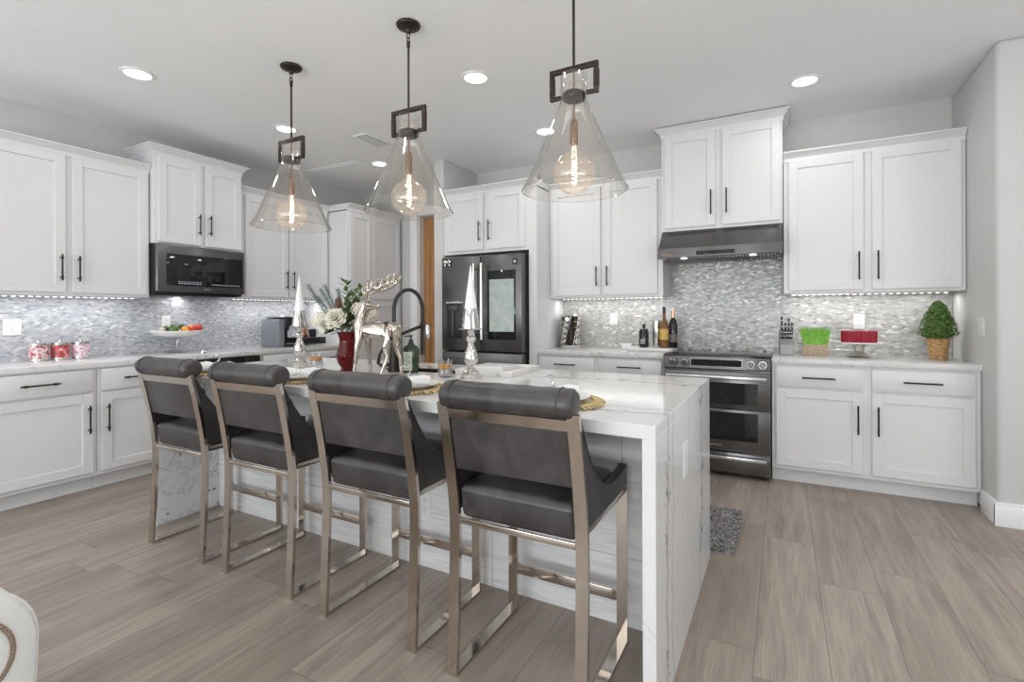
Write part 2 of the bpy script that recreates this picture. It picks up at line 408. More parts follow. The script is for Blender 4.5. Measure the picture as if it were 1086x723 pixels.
obj('door_handle', MB().cyl((-3.69, 5.045, 1.3), (-3.69, 4.995, 1.3), .008).cyl((-3.69, 4.995, 1.24), (-3.69, 4.995, 1.36), .008), BRONZE, d1)
# attic hatch
mb = MB(); X0, X1, Y0, Y1 = -4.56, -3.85, 3.72, 4.30
for a in ((X0, X1, Y0, Y0+.035), (X0, X1, Y1-.035, Y1), (X0, X0+.035, Y0+.035, Y1-.035), (X1-.035, X1, Y0+.035, Y1-.035)): mb.box(*a, H-.005, H, .001, 1)
mb.box(X0+.043, X1-.043, Y0+.043, Y1-.043, H-.009, H, .001, 1)
struct('trim_2', mb, CEILM, 'square attic hatch panel with a raised frame in the ceiling')

# backsplashes
mb = MB(); mb.box(-1.97, -.905, YB-.008, YB, .908, 1.386); mb.box(-.905, .007, YB-.008, YB, .86, 1.70); mb.box(.007, XR, YB-.008, YB, .908, 1.386)
struct('wall_back_tiles', mb, MOSB, 'silver grey pearl mosaic backsplash around the range')
struct('wall_left_tiles', MB().box(XL, XL+.008, .9, 4.04, .908, 1.40), MOSL, 'bluish pearl mosaic backsplash on the left wall')

# ceiling fittings
def can(x, y, label, first=[None]):
    if first[0] is None:
        t = thing('recessed_light', label, 'ceiling light', (x, y, H), 0, 'recessed ceiling lights')
        obj('trim_ring', MB().lathe([(.072, 0), (.098, 0), (.095, -.006), (.078, -.008), (.072, -.002)], seg=36, close=True), TRIMW, t)
        obj('lens', MB().lathe([(0, -.003), (.073, -.003), (.073, 0), (0, 0)], seg=36), CANE, t)
        first[0] = t
    else: dup(first[0], (x, y, H), 0, label)
    area('can_lamp', (x, y, H-.02), (x, y, 0), .14, .14, 6.5, (1, .985, .965), 'DISK')
for x, y, l in ((-3.69, 1.70, 'lit recessed ceiling light nearest the left wall cupboards, at the left of the photo'),
                (-3.69, 2.81, 'lit recessed ceiling light seen behind the rod of the farthest pendant lamp'),
                (-3.69, 3.93, 'lit recessed ceiling light seen through the glass of the middle pendant lamp'),
                (-1.79, 2.81, 'lit recessed ceiling light between the middle and nearest pendant lamps'),
                (-1.79, 3.93, 'lit recessed ceiling light half hidden by the glass of the nearest pendant lamp'),
                (.14, 3.93, 'lit recessed ceiling light in front of the right wall cupboards')): can(x, y, l)
for x, y in ((.14, 2.81), (.14, 1.70), (-1.79, 1.70), (-3.69, .3), (-1.79, .3), (.14, .3), (2.1, 2.3), (2.1, .3)):
    area('can_lamp', (x, y, H-.02), (x, y, 0), .14, .14, 6.5, (1, .985, .965), 'DISK')
t = thing('air_vent', 'long narrow white louvred air vent in the ceiling', 'air vent', (-3.245, 3.37, H))
mb = MB(); mb.box(-.075, .075, -.17, -.155, -.01, 0, .002); mb.box(-.075, .075, .155, .17, -.01, 0, .002); mb.box(-.075, -.06, -.155, .155, -.01, 0, .002); mb.box(.06, .075, -.155, .155, -.01, 0, .002)
obj('frame', mb, TRIMW, t)
mb = MB()
for k in range(3): mb.prism([(-.042+k*.032, -.009), (-.038+k*.032, -.010), (-.026+k*.032, -.004), (-.030+k*.032, -.003)], -.155, .155, 'y')
obj('louvre', mb, TRIMW, t)
obj('duct_shade', MB().box(-.06, .06, -.155, .155, -.0015, 0), DARKGREY, t)  # dark sheet standing in for the shade inside the duct

# ---------------------------------------------------------------- cabinets
def bar_handle(parent, p0, p1, out=.034, style=0):
    """bar pull between two points on the front plane (y = front), standing off towards -y"""
    a, b = Vector(p0), Vector(p1); d = (b-a).normalized(); o = Vector((0, -out, 0)); L = (b-a).length
    mb = MB(); mb.cyl(a+o, b+o, .0058, 10)
    for k in (.13, .87):
        q = a+d*L*k; mb.cyl(q, q+o, .005, 8)
        if style: mb.cyl(q+o-d*.009, q+o+d*.009, .0085, 10)
    return obj('handle', mb, BRONZE, parent)
def shaker(x0, x1, z0, z1, rail=.062):
    mb = MB(); y0, y1 = -.021, -.001
    mb.box(x0, x0+rail, y0, y1, z0, z1, .0018, 1); mb.box(x1-rail, x1, y0, y1, z0, z1, .0018, 1)
    mb.box(x0+rail, x1-rail, y0, y1, z0, z0+rail, .0018, 1); mb.box(x0+rail, x1-rail, y0, y1, z1-rail, z1, .0018, 1)
    mb.box(x0+rail-.002, x1-rail+.002, y0+.0095, y1, z0+rail-.002, z1-rail+.002)
    return mb
def cabinet(name, label, cat, loc, rot, W, D, z0, z1, fronts, crown=None, toe=False, style=0, group=None, cl=1, cr=1, crown_p=.05):
    t = thing(name, label, cat, loc, rot, group)
    obj('body', MB().box(0, W, 0, D, z0, z1, .0015, 1), WHITE, t)
    if toe: obj('toe_kick', MB().box(0, W, .075, D, 0, z0-.0005), WHITE, t)
    if crown:
        prof = [(.0, z1-.012), (.007, z1-.012), (.007, z1+(crown-z1)*.25), (crown_p*.35, z1+(crown-z1)*.42), (crown_p*.8, z1+(crown-z1)*.80), (crown_p, z1+(crown-z1)*.84), (crown_p, crown)]
        obj('crown_moulding', MB().loft([[(-p*cl, -p, z), (W+p*cr, -p, z), (W+p*cr, D, z), (-p*cl, D, z)] for p, z in prof]), WHITE, t, angle=.3)
    for f in fronts:
        kind, x0, x1, a, b = f[:5]
        if kind == 'door':
            d = obj('door', shaker(x0, x1, a, b), WHITE, t)
            hx = x1-.031 if f[5] == 'r' else x0+.031
            bar_handle(d, (hx, -.021, f[6]), (hx, -.021, f[7]), style=style)
        elif kind == 'plain':
            obj('door', shaker(x0, x1, a, b), WHITE, t)
        else:
            d = obj('drawer', MB().box(x0, x1, -.021, -.001, a, b, .0025, 2), WHITE, t)
            c = (x0+x1)/2; zc = f[5]; bar_handle(d, (c-.10, -.021, zc), (c+.10, -.021, zc), style=style)
    return t
YU, YF = 4.42, 4.14
cabinet('upper_cabinet', 'white two-door wall cupboard to the right of the range hood', 'cupboard', (.012, YU, 0), 0, 1.080, YB-YU-.004, 1.386, 2.412,
        [('door', .035, .51, 1.408, 2.405, 'r', 1.478, 1.682), ('door', .561, 1.054, 1.408, 2.405, 'l', 1.476, 1.68)], 2.474, cl=0, cr=0)
cabinet('upper_cabinet', 'tall white two-door cupboard above the range hood, reaching near the ceiling', 'cupboard', (-.905, 4.37, 0), 0, .912, YB-4.374, 1.93, 2.735,
        [('door', .03, .43, 1.955, 2.728, 'r', 2.04, 2.24), ('door', .484, .897, 1.955, 2.728, 'l', 2.04, 2.24)], 2.803)
cabinet('upper_cabinet', 'white two-door wall cupboard between the fridge and the range hood', 'cupboard', (-1.97, YU, 0), 0, 1.064, YB-YU-.004, 1.386, 2.412,
        [('door', .03, .508, 1.408, 2.405, 'r', 1.488, 1.67), ('door', .545, 1.02, 1.408, 2.405, 'l', 1.488, 1.67)], 2.474, cl=0, cr=0)
cabinet('base_cabinet', 'white base cabinet with two drawers and two doors right of the range', 'cabinet', (-.068, YF, 0), 0, 1.160, YB-YF-.004, .105, .868,
        [('drawer', .027, .55, .708, .850, .777), ('drawer', .60, 1.13, .708, .850, .777),
         ('door', .027, .55, .135, .690, 'r', .41, .605), ('door', .60, 1.13, .135, .690, 'l', .41, .605)], toe=True)
cabinet('base_cabinet', 'white base cabinet with two drawers between the fridge and the range', 'cabinet', (-1.97, YF, 0), 0, 1.130, YB-YF-.004, .105, .868,
        [('drawer', .02, .54, .708, .850, .79), ('drawer', .59, 1.11, .708, .850, .79),
         ('door', .02, .54, .135, .690, 'r', .41, .605), ('door', .59, 1.11, .135, .690, 'l', .41, .605)], toe=True)
# fridge surround
cabinet('fridge_cabinet', 'short white two-door cupboard over the fridge', 'cupboard', (-3.012, 4.12, 0), 0, 1.04, YB-4.124, 1.832, 2.42,
        [('door', .047, .475, 1.862, 2.415, 'r', 1.94, 2.135), ('door', .522, .928, 1.862, 2.415, 'l', 1.94, 2.135)], 2.478, cl=0, cr=0)
t = thing('fridge_side_panel', 'tall white end panel on the right side of the fridge', 'cabinet panel', (-2.052, 4.12, 0))
obj('panel', MB().box(.0, .080, .02, YB-4.12, 0, 1.831, .001, 1), WHITE, t); obj('face_stile', MB().box(0, .081, 0, .02, 0, 1.831, .001, 1), WHITE, t)
# left wall
R90 = math.pi/2
LU = -4.59
cabinet('upper_cabinet', 'white two-door wall cupboard at the left edge, beside the microwave cupboard', 'cupboard', (LU, 1.09, 0), R90, 1.105, -XL+LU-.004, 1.386, 2.412,
        [('door', .03, .553, 1.408, 2.405, 'r', 1.49, 1.68), ('door', .593, 1.087, 1.408, 2.405, 'l', 1.488, 1.677)], 2.474, style=1, cl=0, cr=0)
cabinet('upper_cabinet', 'short raised white two-door cupboard above the microwave', 'cupboard', (-4.54, 2.20, 0), R90, .765, -XL-4.544, 1.835, 2.575,
        [('door', .035, .382, 1.85, 2.562, 'r', 1.94, 2.12), ('door', .415, .75, 1.85, 2.562, 'l', 1.945, 2.125)], 2.647, style=1)
cabinet('upper_cabinet', 'white two-door wall cupboard between the microwave and the pantry cupboard', 'cupboard', (LU, 2.97, 0), R90, 1.066, -XL+LU-.004, 1.40, 2.42,
        [('door', .055, .53, 1.42, 2.412, 'r', 1.505, 1.695), ('door', .548, 1.045, 1.42, 2.412, 'l', 1.505, 1.695)], 2.482, style=1, cl=0, cr=0)
cabinet('pantry_cabinet', 'full-height white pantry cupboard in the far left corner', 'cupboard', (-4.285, 4.04, 0), R90, .88, -XL-4.289, .105, 2.42,
        [('plain', .03, .365, 1.425, 2.40), ('plain', .375, .86, 1.425, 2.40), ('plain', .03, .365, .13, 1.39), ('plain', .375, .86, .13, 1.39)], 2.49, toe=True, cl=0, cr=0)
cabinet('base_cabinet', 'white base cabinet with drawer and door at the left edge of the photo', 'cabinet', (-4.285, .95, 0), R90, .76, -XL-4.289, .105, .868,
        [('drawer', .15, .735, .705, .857, .785), ('door', .15, .735, .135, .688, 'r', .415, .612)], toe=True, style=1)
cabinet('base_cabinet', 'white base cabinet with drawer and door behind the farthest stool', 'cabinet', (-4.285, 1.712, 0), R90, .486, -XL-4.289, .105, .868,
        [('drawer', .022, .47, .705, .857, .785), ('door', .022, .47, .135, .688, 'l', .412, .61)], toe=True, style=1)
cabinet('base_cabinet', 'white base cabinet run under the coffee machine', 'cabinet', (-4.285, 2.965, 0), R90, 1.073, -XL-4.289, .105, .868,
        [('drawer', .03, .52, .705, .857, .785), ('drawer', .56, 1.04, .705, .857, .785), ('door', .03, .52, .135, .688, 'r', .415, .61), ('door', .56, 1.04, .135, .688, 'l', .415, .61)], toe=True, style=1)
# under-counter oven
t = thing('dishwasher', 'black built-in appliance front under the left counter', 'appliance', (-4.285, 2.20, 0), R90)
obj('body', MB().box(.002, .763, .003, .6, .02, .866), BLACK, t)
dd = obj('door', MB().box(.006, .759, -.028, .003, .12, .862, .004), BLKGLASS, t)
obj('handle', MB().cyl((.07, -.06, .79), (.69, -.06, .79), .009).cyl((.09, -.028, .79), (.09, -.06, .79), .006).cyl((.67, -.028, .79), (.67, -.06, .79), .006), BLACK, dd)
# crown returns are part of the cabinets; LED strips under the uppers
def led(x0, x1, y0, y1, z, label, power):
    t = thing('led_strip', label, 'under-cabinet light', ((x0+x1)/2, (y0+y1)/2, z), 0)
    hx, hy = (x1-x0)/2, (y1-y0)/2
    obj('channel', MB().box(-hx, hx, -hy, hy, -.006, 0, .001, 1), STEEL, t)
    mb = MB(); n = int(max(hx, hy)*2/.045)
    for k in range(n):
        q = -max(hx, hy)+(k+.5)*2*max(hx, hy)/n
        if hx > hy: mb.box(q-.011, q+.011, -hy*.7, hy*.7, -.010, -.0058, .002, 1)
        else: mb.box(-hx*.7, hx*.7, q-.011, q+.011, -.010, -.0058, .002, 1)
    obj('diodes', mb, LED, t)
    o = area('led_lamp', ((x0+x1)/2, (y0+y1)/2, z-.014), ((x0+x1)/2, (y0+y1)/2, 0), max(.02, x1-x0), max(.02, y1-y0), power, (1, .99, .97))
led(.06, 1.05, 4.60, 4.62, 1.386, 'glowing light strip under the wall cupboard right of the hood', 5)
led(-1.93, -.94, 4.60, 4.62, 1.386, 'glowing light strip under the wall cupboard left of the hood', 5)
led(-4.77, -4.75, 1.12, 2.17, 1.386, 'glowing light strip under the wall cupboard left of the microwave', 5)
led(-4.77, -4.75, 3.0, 4.0, 1.40, 'glowing light strip under the cupboard above the coffee machine', 5)
area('led_lamp', (-4.75, 2.58, 1.39), (-4.85, 2.58, 0), .04, .6, 3, (1, .99, .97))

# worktops
solo('countertop', MB().box(XL, -4.262, .93, 4.038, .869, .908, .003), QCNT, 'long white veined quartz worktop along the left wall', 'countertop')
solo('countertop', MB().box(-1.969, -.842, 4.115, YB-.008, .869, .908, .003), QCNT, 'white veined quartz worktop between the fridge and the range', 'countertop')
solo('countertop', MB().box(-.070, XR, 4.115, YB-.008, .869, .908, .003), QCNT, 'white veined quartz worktop right of the range', 'countertop')

# ---------------------------------------------------------------- island
IX0, IX1, IY0, IY1, T = -3.275, -.326, 1.478, 2.703, .908
SX0, SX1, SY0, SY1 = -2.17, -1.56, 2.27, 2.455
t = thing('island_worktop', 'white quartz island top with grey veins and waterfall ends', 'countertop', (0, 0, 0))
mb = MB()
mb.box(IX0, IX1, IY0, SY0, .866, T, .0015, 1); mb.box(IX0, IX1, SY1, IY1, .866, T, .0015, 1); mb.box(IX0, SX0, SY0, SY1, .866, T); mb.box(SX1, IX1, SY0, SY1, .866, T)
for v in mb.bm.verts:
    if v.co.y < IY0+.01: v.co.y += .105*(IX1-v.co.x)/(IX1-IX0)     # the seating edge runs slightly askew
obj('slab', mb, QISL, t)
obj('waterfall_panel', MB().box(IX1-.040, IX1, IY0, IY1, 0, .866, .0015, 1), QISL, t)
obj('waterfall_panel', MB().box(IX0, IX0+.040, IY0+.104, IY1, 0, .866, .0015, 1), QBLOT, t, 'waterfall end speckled with dark veins')
obj('switch_plate', MB().box(IX1, IX1+.004, 1.94, 2.02, .62, .75, .001, 1), PORC, t)
t = thing('kitchen_island', 'island body clad in wavy grey white tile behind the stools', 'island')
mb = MB(); mb.box(IX0+.041, SX0-.03, 1.95, 2.655, 0, .865); mb.box(SX1+.03, IX1-.041, 1.95, 2.655, 0, .865); mb.box(SX0-.03, SX1+.03, 1.95, 2.655, 0, .66)
mb.box(SX0-.03, SX1+.03, 1.95, SY0-.03, .66, .865); mb.box(SX0-.03, SX1+.03, SY1+.03, 2.655, .66, .865)
obj('clad_body', mb, WAVE, t)
def outlet(loc, rotz, label, wide=.072):
    t = thing('power_outlet', label, 'outlet', loc, rotz)
    obj('cover_plate', MB().box(-wide/2, wide/2, -.006, 0, -.058, .058, .002), PORC, t)
    mb = MB()
    for z in (-.02, .02):
        mb.box(-.016, .016, -.0085, -.006, z-.014, z+.014, .002, 1)
    so = obj('socket', mb, PORC, t)
    mb = MB()
    for z in (-.02, .02):
        mb.box(-.007, -.005, -.009, -.0084, z-.002, z+.007); mb.box(.005, .007, -.009, -.0084, z-.002, z+.007)
        mb.box(-.0025, .0025, -.009, -.0084, z-.010, z-.006)
    obj('slots', mb, BLACK, so)
    return t
outlet((-1.545, 1.95, .308), 0, 'white power outlet low on the tiled island side')
outlet((-1.44, YB-.008, 1.183), 0, 'white power outlet on the backsplash above the two drawers near the fridge')
outlet((.53, YB-.008, 1.168), 0, 'white power outlet behind the red tin')
outlet((XL+.008, 1.455, 1.155), R90, 'white power outlet at the left edge above the candle jars', .1)
outlet((XL+.008, 2.483, 1.176), R90, 'white power outlet behind the fruit stand')
t = thing('light_switch', 'white rocker switch on the right wall', 'switch', (XR, 4.138, 1.145), -R90)
obj('cover_plate', MB().box(-.06, .06, -.006, 0, -.058, .058, .002), WHITE, t)
obj('rocker', MB().box(-.04, -.008, -.010, -.006, -.033, .033, .002), WHITE, t); obj('rocker', MB().box(.008, .04, -.010, -.006, -.033, .033, .002), WHITE, t)
# sink
t = thing('kitchen_sink', 'black sink basin set in the island top', 'sink', (0, 0, 0))
mb = MB(); z0 = .70; g = .003
mb.box(SX0+g, SX1-g, SY0+g, SY1-g, z0-.006, z0); mb.box(SX0+g, SX0+g+.01, SY0+g, SY1-g, z0, T-.004); mb.box(SX1-g-.01, SX1-g, SY0+g, SY1-g, z0, T-.004)
mb.box(SX0+g+.01, SX1-g-.01, SY0+g, SY0+g+.01, z0, T-.004); mb.box(SX0+g+.01, SX1-g-.01, SY1-g-.01, SY1-g, z0, T-.004)
obj('basin', mb, BLACK, t); obj('drain', MB().lathe([(0, z0+.004), (.04, z0+.004), (.045, z0)], c=((SX0+SX1)/2, (SY0+SY1)/2, 0)), STEEL, t)
# faucet
fx, fy = -1.968, 2.205
t = thing('faucet', 'black spring-neck kitchen faucet arching over the sink', 'faucet', (fx, fy, T))
obj('base', MB().lathe([(0, 0), (.036, 0), (.036, .008), (.031, .014), (.026, .12), (.019, .15), (.016, .27), (0, .27)], seg=24), BRONZE, t)
pts = []; R_ = .095
ux, uy = .35, .937
for k in range(25):
    a = math.pi*(1-k/24); d = R_+R_*math.cos(a); pts.append((ux*d, uy*d, .355+.120*math.sin(a)))
pts = [(0, 0, .25), (0, 0, .30)]+pts+[(ux*.190, uy*.190, .27)]
obj('hose', MB().tube(pts, .0115, 10), BLACK, t)
mb = MB(); coil = []
for k in range(160):
    a = k*.72; q = k/159; z = .345-.20*q
    coil.append((ux*.190+.0165*math.cos(a), uy*.190+.0165*math.sin(a), z-.06))
obj('spring', MB().tube(coil, .003, 5), BLACK, t)
obj('support_arm', MB().cyl((0, 0, .20), (ux*.19, uy*.19, .262), .010, 12), BRONZE, t)
obj('spray_head', MB().lathe([(0, .268), (.012, .266), (.016, .24), (.016, .20), (.012, .185), (0, .184)], c=(ux*.190+.030, uy*.190+.005, 0), seg=20), STEEL, t)
hp = [(-.02, -.01, .045), (-.06, -.03, .03), (-.085, -.04, .05), (-.075, -.036, .10), (-.05, -.024, .15)]
obj('lever', MB().tube(hp, [.010, .012, .010, .008, .007], 10), BRONZE, t)

# rug
def rug():
    mb = MB(); x0, x1, y0, y1 = -1.35, -.215, 2.765, 3.37
    mb.box(x0, x1, y0, y1, 0, .010)
    for i in range(5200):
        x = random.uniform(x0+.01, x1-.008) if i % 4 == 0 else random.uniform(x1-.28, x1-.008)
        y = random.uniform(y0+.008, y1-.008); a = random.uniform(0, 6.28); l = random.uniform(.008, .017)
        s_ = random.uniform(.005, .0085); h_ = random.uniform(.016, .034)
        dx, dy = l*math.cos(a), l*math.sin(a)
        v = [mb.bm.verts.new((x+s_*math.cos(b), y+s_*math.sin(b), .008)) for b in (0, 2.09, 4.19)]
        w_ = [mb.bm.verts.new((x+dx+s_*.8*math.cos(b), y+dy+s_*.8*math.sin(b), h_)) for b in (0, 2.09, 4.19)]
        for k in range(3): mb.bm.faces.new([v[k], v[(k+1) % 3], w_[(k+1) % 3], w_[k]])
        mb.bm.faces.new(w_)
    t = NT('grey_shag_pile'); p, x, y, z = t.pos()
    t.set(Base_Color=t.ramp(t.noise(p, 55, 3, .6), [(.35, (.12, .11, .11)), (.62, (.42, .40, .39))]), Roughness=.9)
    solo('rug', mb, t.m, 'small grey shaggy rug on the floor past the island end', 'rug')
rug()

# ---------------------------------------------------------------- appliances
# range
t = thing('range_oven', 'black stainless double-oven range with a smooth cooktop', 'oven', (-.838, 4.105, 0))
W = .765
obj('body', MB().box(.003, W-.003, 0, .63, .03, .895, .002, 1), BSTEEL, t)
obj('cooktop', MB().box(.0, W, -.005, .635, .895, .917, .003), BLKGLASS, t)
rr = obj('burner_rings', MB(), DARKGREY, t)
mb = MB()
for (x, y, r) in ((.2, .17, .10), (.56, .17, .085), (.2, .45, .075), (.56, .45, .095)):
    mb.lathe([(r-.002, .9172), (r+.002, .9172), (r+.002, .9176), (r-.002, .9176)], c=(x, y, 0), seg=40, close=True)
rr.data = mesh(mb, 'burner_rings'); rr.data.materials.append(DARKGREY)
cp = obj('control_panel', MB().prism([(-.032, .815), (0, .805), (0, .893), (-.012, .905), (-.022, .903)], .002, W-.002, 'x', .001), BSTEEL, t)
tilt = Matrix.Rotation(-.13, 3, 'X')
dp = obj('display', MB().box(.215, .57, -.0335, -.026, .835, .882, .001, 1), BLKGLASS, t)
mb = MB()
for a in ((.207, .578, .884, .889), (.207, .578, .828, .833), (.207, .213, .833, .884), (.572, .578, .833, .884)): mb.box(a[0], a[1], -.036, -.026, a[2], a[3], .001, 1)
obj('display_bezel', mb, STEEL, dp)
for x in (.075, .165, .632, .712):
    k = obj('knob', MB().tube([(0, -.0, 0), (0, -.012, 0), (0, -.016, 0), (0, -.040, 0), (0, -.044, 0)], [.030, .030, .024, .022, .018], 24), BSTEEL, t, loc=(x, -.028, .857))
    obj('knob_ring', MB().tube([(0, -.013, 0), (0, -.020, 0)], [.0285, .027], 28), STEEL, k)
def odoor(z0, z1, w0, w1, hz, name='oven_door'):
    d = obj(name, MB().box(.006, W-.006, -.040, -.001, z0, z1, .003), BSTEEL, t)
    if w0: obj('oven_window', MB().box(.07, W-.085, -.0425, -.039, w0, w1, .001, 1), BLKGLASS, d)
    obj('handle', MB().box(.03, W-.03, -.088, -.070, hz-.013, hz+.013, .005).box(.045, .075, -.07, -.04, hz-.009, hz+.009, .002).box(W-.075, W-.045, -.07, -.04, hz-.009, hz+.009, .002), STEEL, d)
    return d
odoor(.522, .795, .555, .715, .755); d2 = odoor(.205, .515, .285, .495, .70)
for c in list(d2.children):
    if c.name.startswith('handle'): bpy.data.objects.remove(c)
obj('nameplate', MB().box(.33, .43, -.0412, -.04, .238, .247), STEEL, d2)
odoor(.05, .192, None, None, .160, 'warming_drawer')
obj('foot', MB().cyl((.04, .03, 0), (.04, .03, .03), .015), BLACK, t); obj('foot', MB().cyl((W-.04, .03, 0), (W-.04, .03, .03), .015), BLACK, t)
# hood
t = thing('range_hood', 'black stainless range hood under the tall cupboard', 'range hood', (-.90, 0, 0))
W = .905
obj('canopy', MB().prism([(YB, 1.929), (4.375, 1.929), (4.20, 1.765), (4.195, 1.690), (4.21, 1.686), (YB-.02, 1.700), (YB-.001, 1.72)], 0, W, 'x', .001), BSTEEL, t)
obj('control_strip', MB().box(.30, .58, 4.188, 4.196, 1.705, 1.733, .001, 1), BLKGLASS, t)
mb = MB()
for k in range(34):
    x = .05+k*(W-.1)/33; mb.prism([(x-.007, 1.688), (x+.002, 1.676), (x+.007, 1.688)], 4.26, 4.66, 'y')
obj('baffle_filter', mb, BSTEEL, t)
for x in (.2, W-.2): obj('hood_light', MB().lathe([(0, 1.679), (.024, 1.679), (.026, 1.688), (0, 1.688)], c=(x, 4.232, 0), seg=20), LED, t)
obj('nameplate', MB().box(.03, .11, 4.192, 4.1955, 1.712, 1.722), BRASS, t)
# fridge
t = thing('refrigerator', 'black stainless french-door fridge with a lit screen', 'refrigerator', (-2.965, 4.055, 0))
W = .893
obj('body', MB().box(0, W+.006, .055, .66, .02, 1.80, .002), BLACK, t)
dl = obj('door', MB().box(.003, .452, -.045, .052, .885, 1.795, .010, 3), BSTEEL, t)
dr = obj('door', MB().box(.458, .896, -.045, .052, .885, 1.795, .010, 3), BSTEEL, t)
obj('freezer_drawer', MB().box(.003, .896, -.045, .052, .46, .875, .010, 3), BSTEEL, t)
obj('freezer_drawer', MB().box(.003, .896, -.045, .052, .06, .45, .010, 3), BSTEEL, t)
ds = obj('dispenser', MB().box(.065, .245, -.048, -.03, 1.00, 1.345, .003), BLACK, dl)
obj('dispenser_trim', MB().box(.06, .25, -.05, -.044, 1.345, 1.356, .001, 1), STEEL, dl)
obj('dispenser_lever', MB().box(.13, .155, -.062, -.048, 1.03, 1.28, .004).box(.10, .2, -.06, -.048, 1.28, 1.32, .003), DARKGREY, dl)
sc = obj('screen_bezel', MB().box(.537, .832, -.050, -.043, 1.00, 1.645, .003), BLKGLASS, dr)
tt = NT('screen_picture'); p, x, y, z = tt.pos()
v = tt.noise(tt.vec(x, 0, z), 9, 4, .6)
c = tt.ramp(v, [(.35, (.44, .58, .53)), (.5, (.58, .68, .64)), (.62, (.72, .76, .70)), (.75, (.80, .74, .70))])
tt.set(Base_Color=(.1, .1, .1), Emission_Color=c, Emission_Strength=1.0, Roughness=.15)
obj('screen', MB().box(.556, .815, -.052, -.0495, 1.075, 1.56, .0005, 1), tt.m, dr)
def fh(x, d):
    obj('handle', MB().cyl((x, -.10, 1.0), (x, -.10, 1.715), .0135, 14).cyl((x, -.045, 1.05), (x, -.10, 1.05), .010).cyl((x, -.045, 1.66), (x, -.10, 1.66), .010), STEEL, d)
fh(.412, dl); fh(.497, dr)
mb = MB(); mb.ball((.075, -.0545, 1.745), .014, (1, .5, 1)); mb.ball((.05, -.052, 1.75), .024, (1, .35, .8)); mb.ball((.10, -.052, 1.75), .024, (1, .35, .8)); mb.ball((.05, -.052, 1.72), .014, (.8, .4, 1)); mb.ball((.102, -.052, 1.72), .014, (.8, .4, 1))
solo('fridge_magnet', mb, SILVER, 'silver bow-shaped magnet at the top left of the fridge', 'magnet', (-2.965, 4.052, 0))
t = thing('fridge_badge', 'small square silver and black badge on the right fridge door', 'badge', (-2.965, 4.055, 0))
obj('plate', MB().box(.80, .85, -.049, -.0455, 1.69, 1.745, .001, 1), BLACK, t); obj('emblem', MB().box(.818, .834, -.051, -.049, 1.71, 1.728), STEEL, t)
# microwave
t = thing('microwave', 'black stainless over-counter microwave under the raised cupboard', 'microwave', (-4.505, 2.20, 0), R90)
W = .765
obj('case', MB().box(.002, W-.002, .035, .405, 1.41, 1.833, .002), BLACK, t)
dd = obj('door', MB().box(.002, W-.002, -.012, .033, 1.432, 1.833, .012, 3), BSTEEL, t)
obj('window', MB().box(.075, .735, -.0145, -.011, 1.49, 1.755, .003), BLKGLASS, dd)
obj('vent_lip', MB().box(.01, W-.07, .0, .36, 1.402, 1.412, .002), BLACK, t)
tx = emit('panel_marks', (.75, .85, 1), .8)
mb = MB()
for k in range(9): mb.box(.17+k*.022, .182+k*.022, -.0152, -.0144, 1.507, 1.511); mb.box(.17+k*.022, .180+k*.022, -.0152, -.0144, 1.523, 1.526)
for k in range(14): mb.box(.45+k*.019, .458+k*.019, -.0152, -.0144, 1.507, 1.511)
obj('button_marks', mb, tx, dd); obj('nameplate', MB().box(.38, .44, -.0132, -.0119, 1.462, 1.468), STEEL, dd)

# ---------------------------------------------------------------- bar stools
def ribbon(path, x0, x1, th):
    """flat bar of width x0..x1 following a closed-ended path in the yz plane with thickness th"""
    mb = MB(); n = len(path); V = []
    for i, (y, z) in enumerate(path):
        a = Vector(path[max(i-1, 0)]); b = Vector(path[min(i+1, n-1)])
        if 0 < i < n-1:
            d1_ = (Vector(path[i])-a).normalized(); d2_ = (b-Vector(path[i])).normalized(); tt_ = (d1_+d2_).normalized(); k = 1/max(.45, tt_.dot(d1_))
        else: tt_ = (b-a).normalized(); k = 1
        nn = Vector((-tt_.y, tt_.x))*th/2*k
        V.append([(x0, y+nn.x, z+nn.y), (x1, y+nn.x, z+nn.y), (x1, y-nn.x, z-nn.y), (x0, y-nn.x, z-nn.y)])
    mb.loft(V); es = [e for e in mb.bm.edges if len(e.link_faces) == 2 and e.calc_face_angle(0) > 1.2]
    bmesh.ops.bevel(mb.bm, geom=es, offset=.0015, segments=1, affect='EDGES')
    return mb
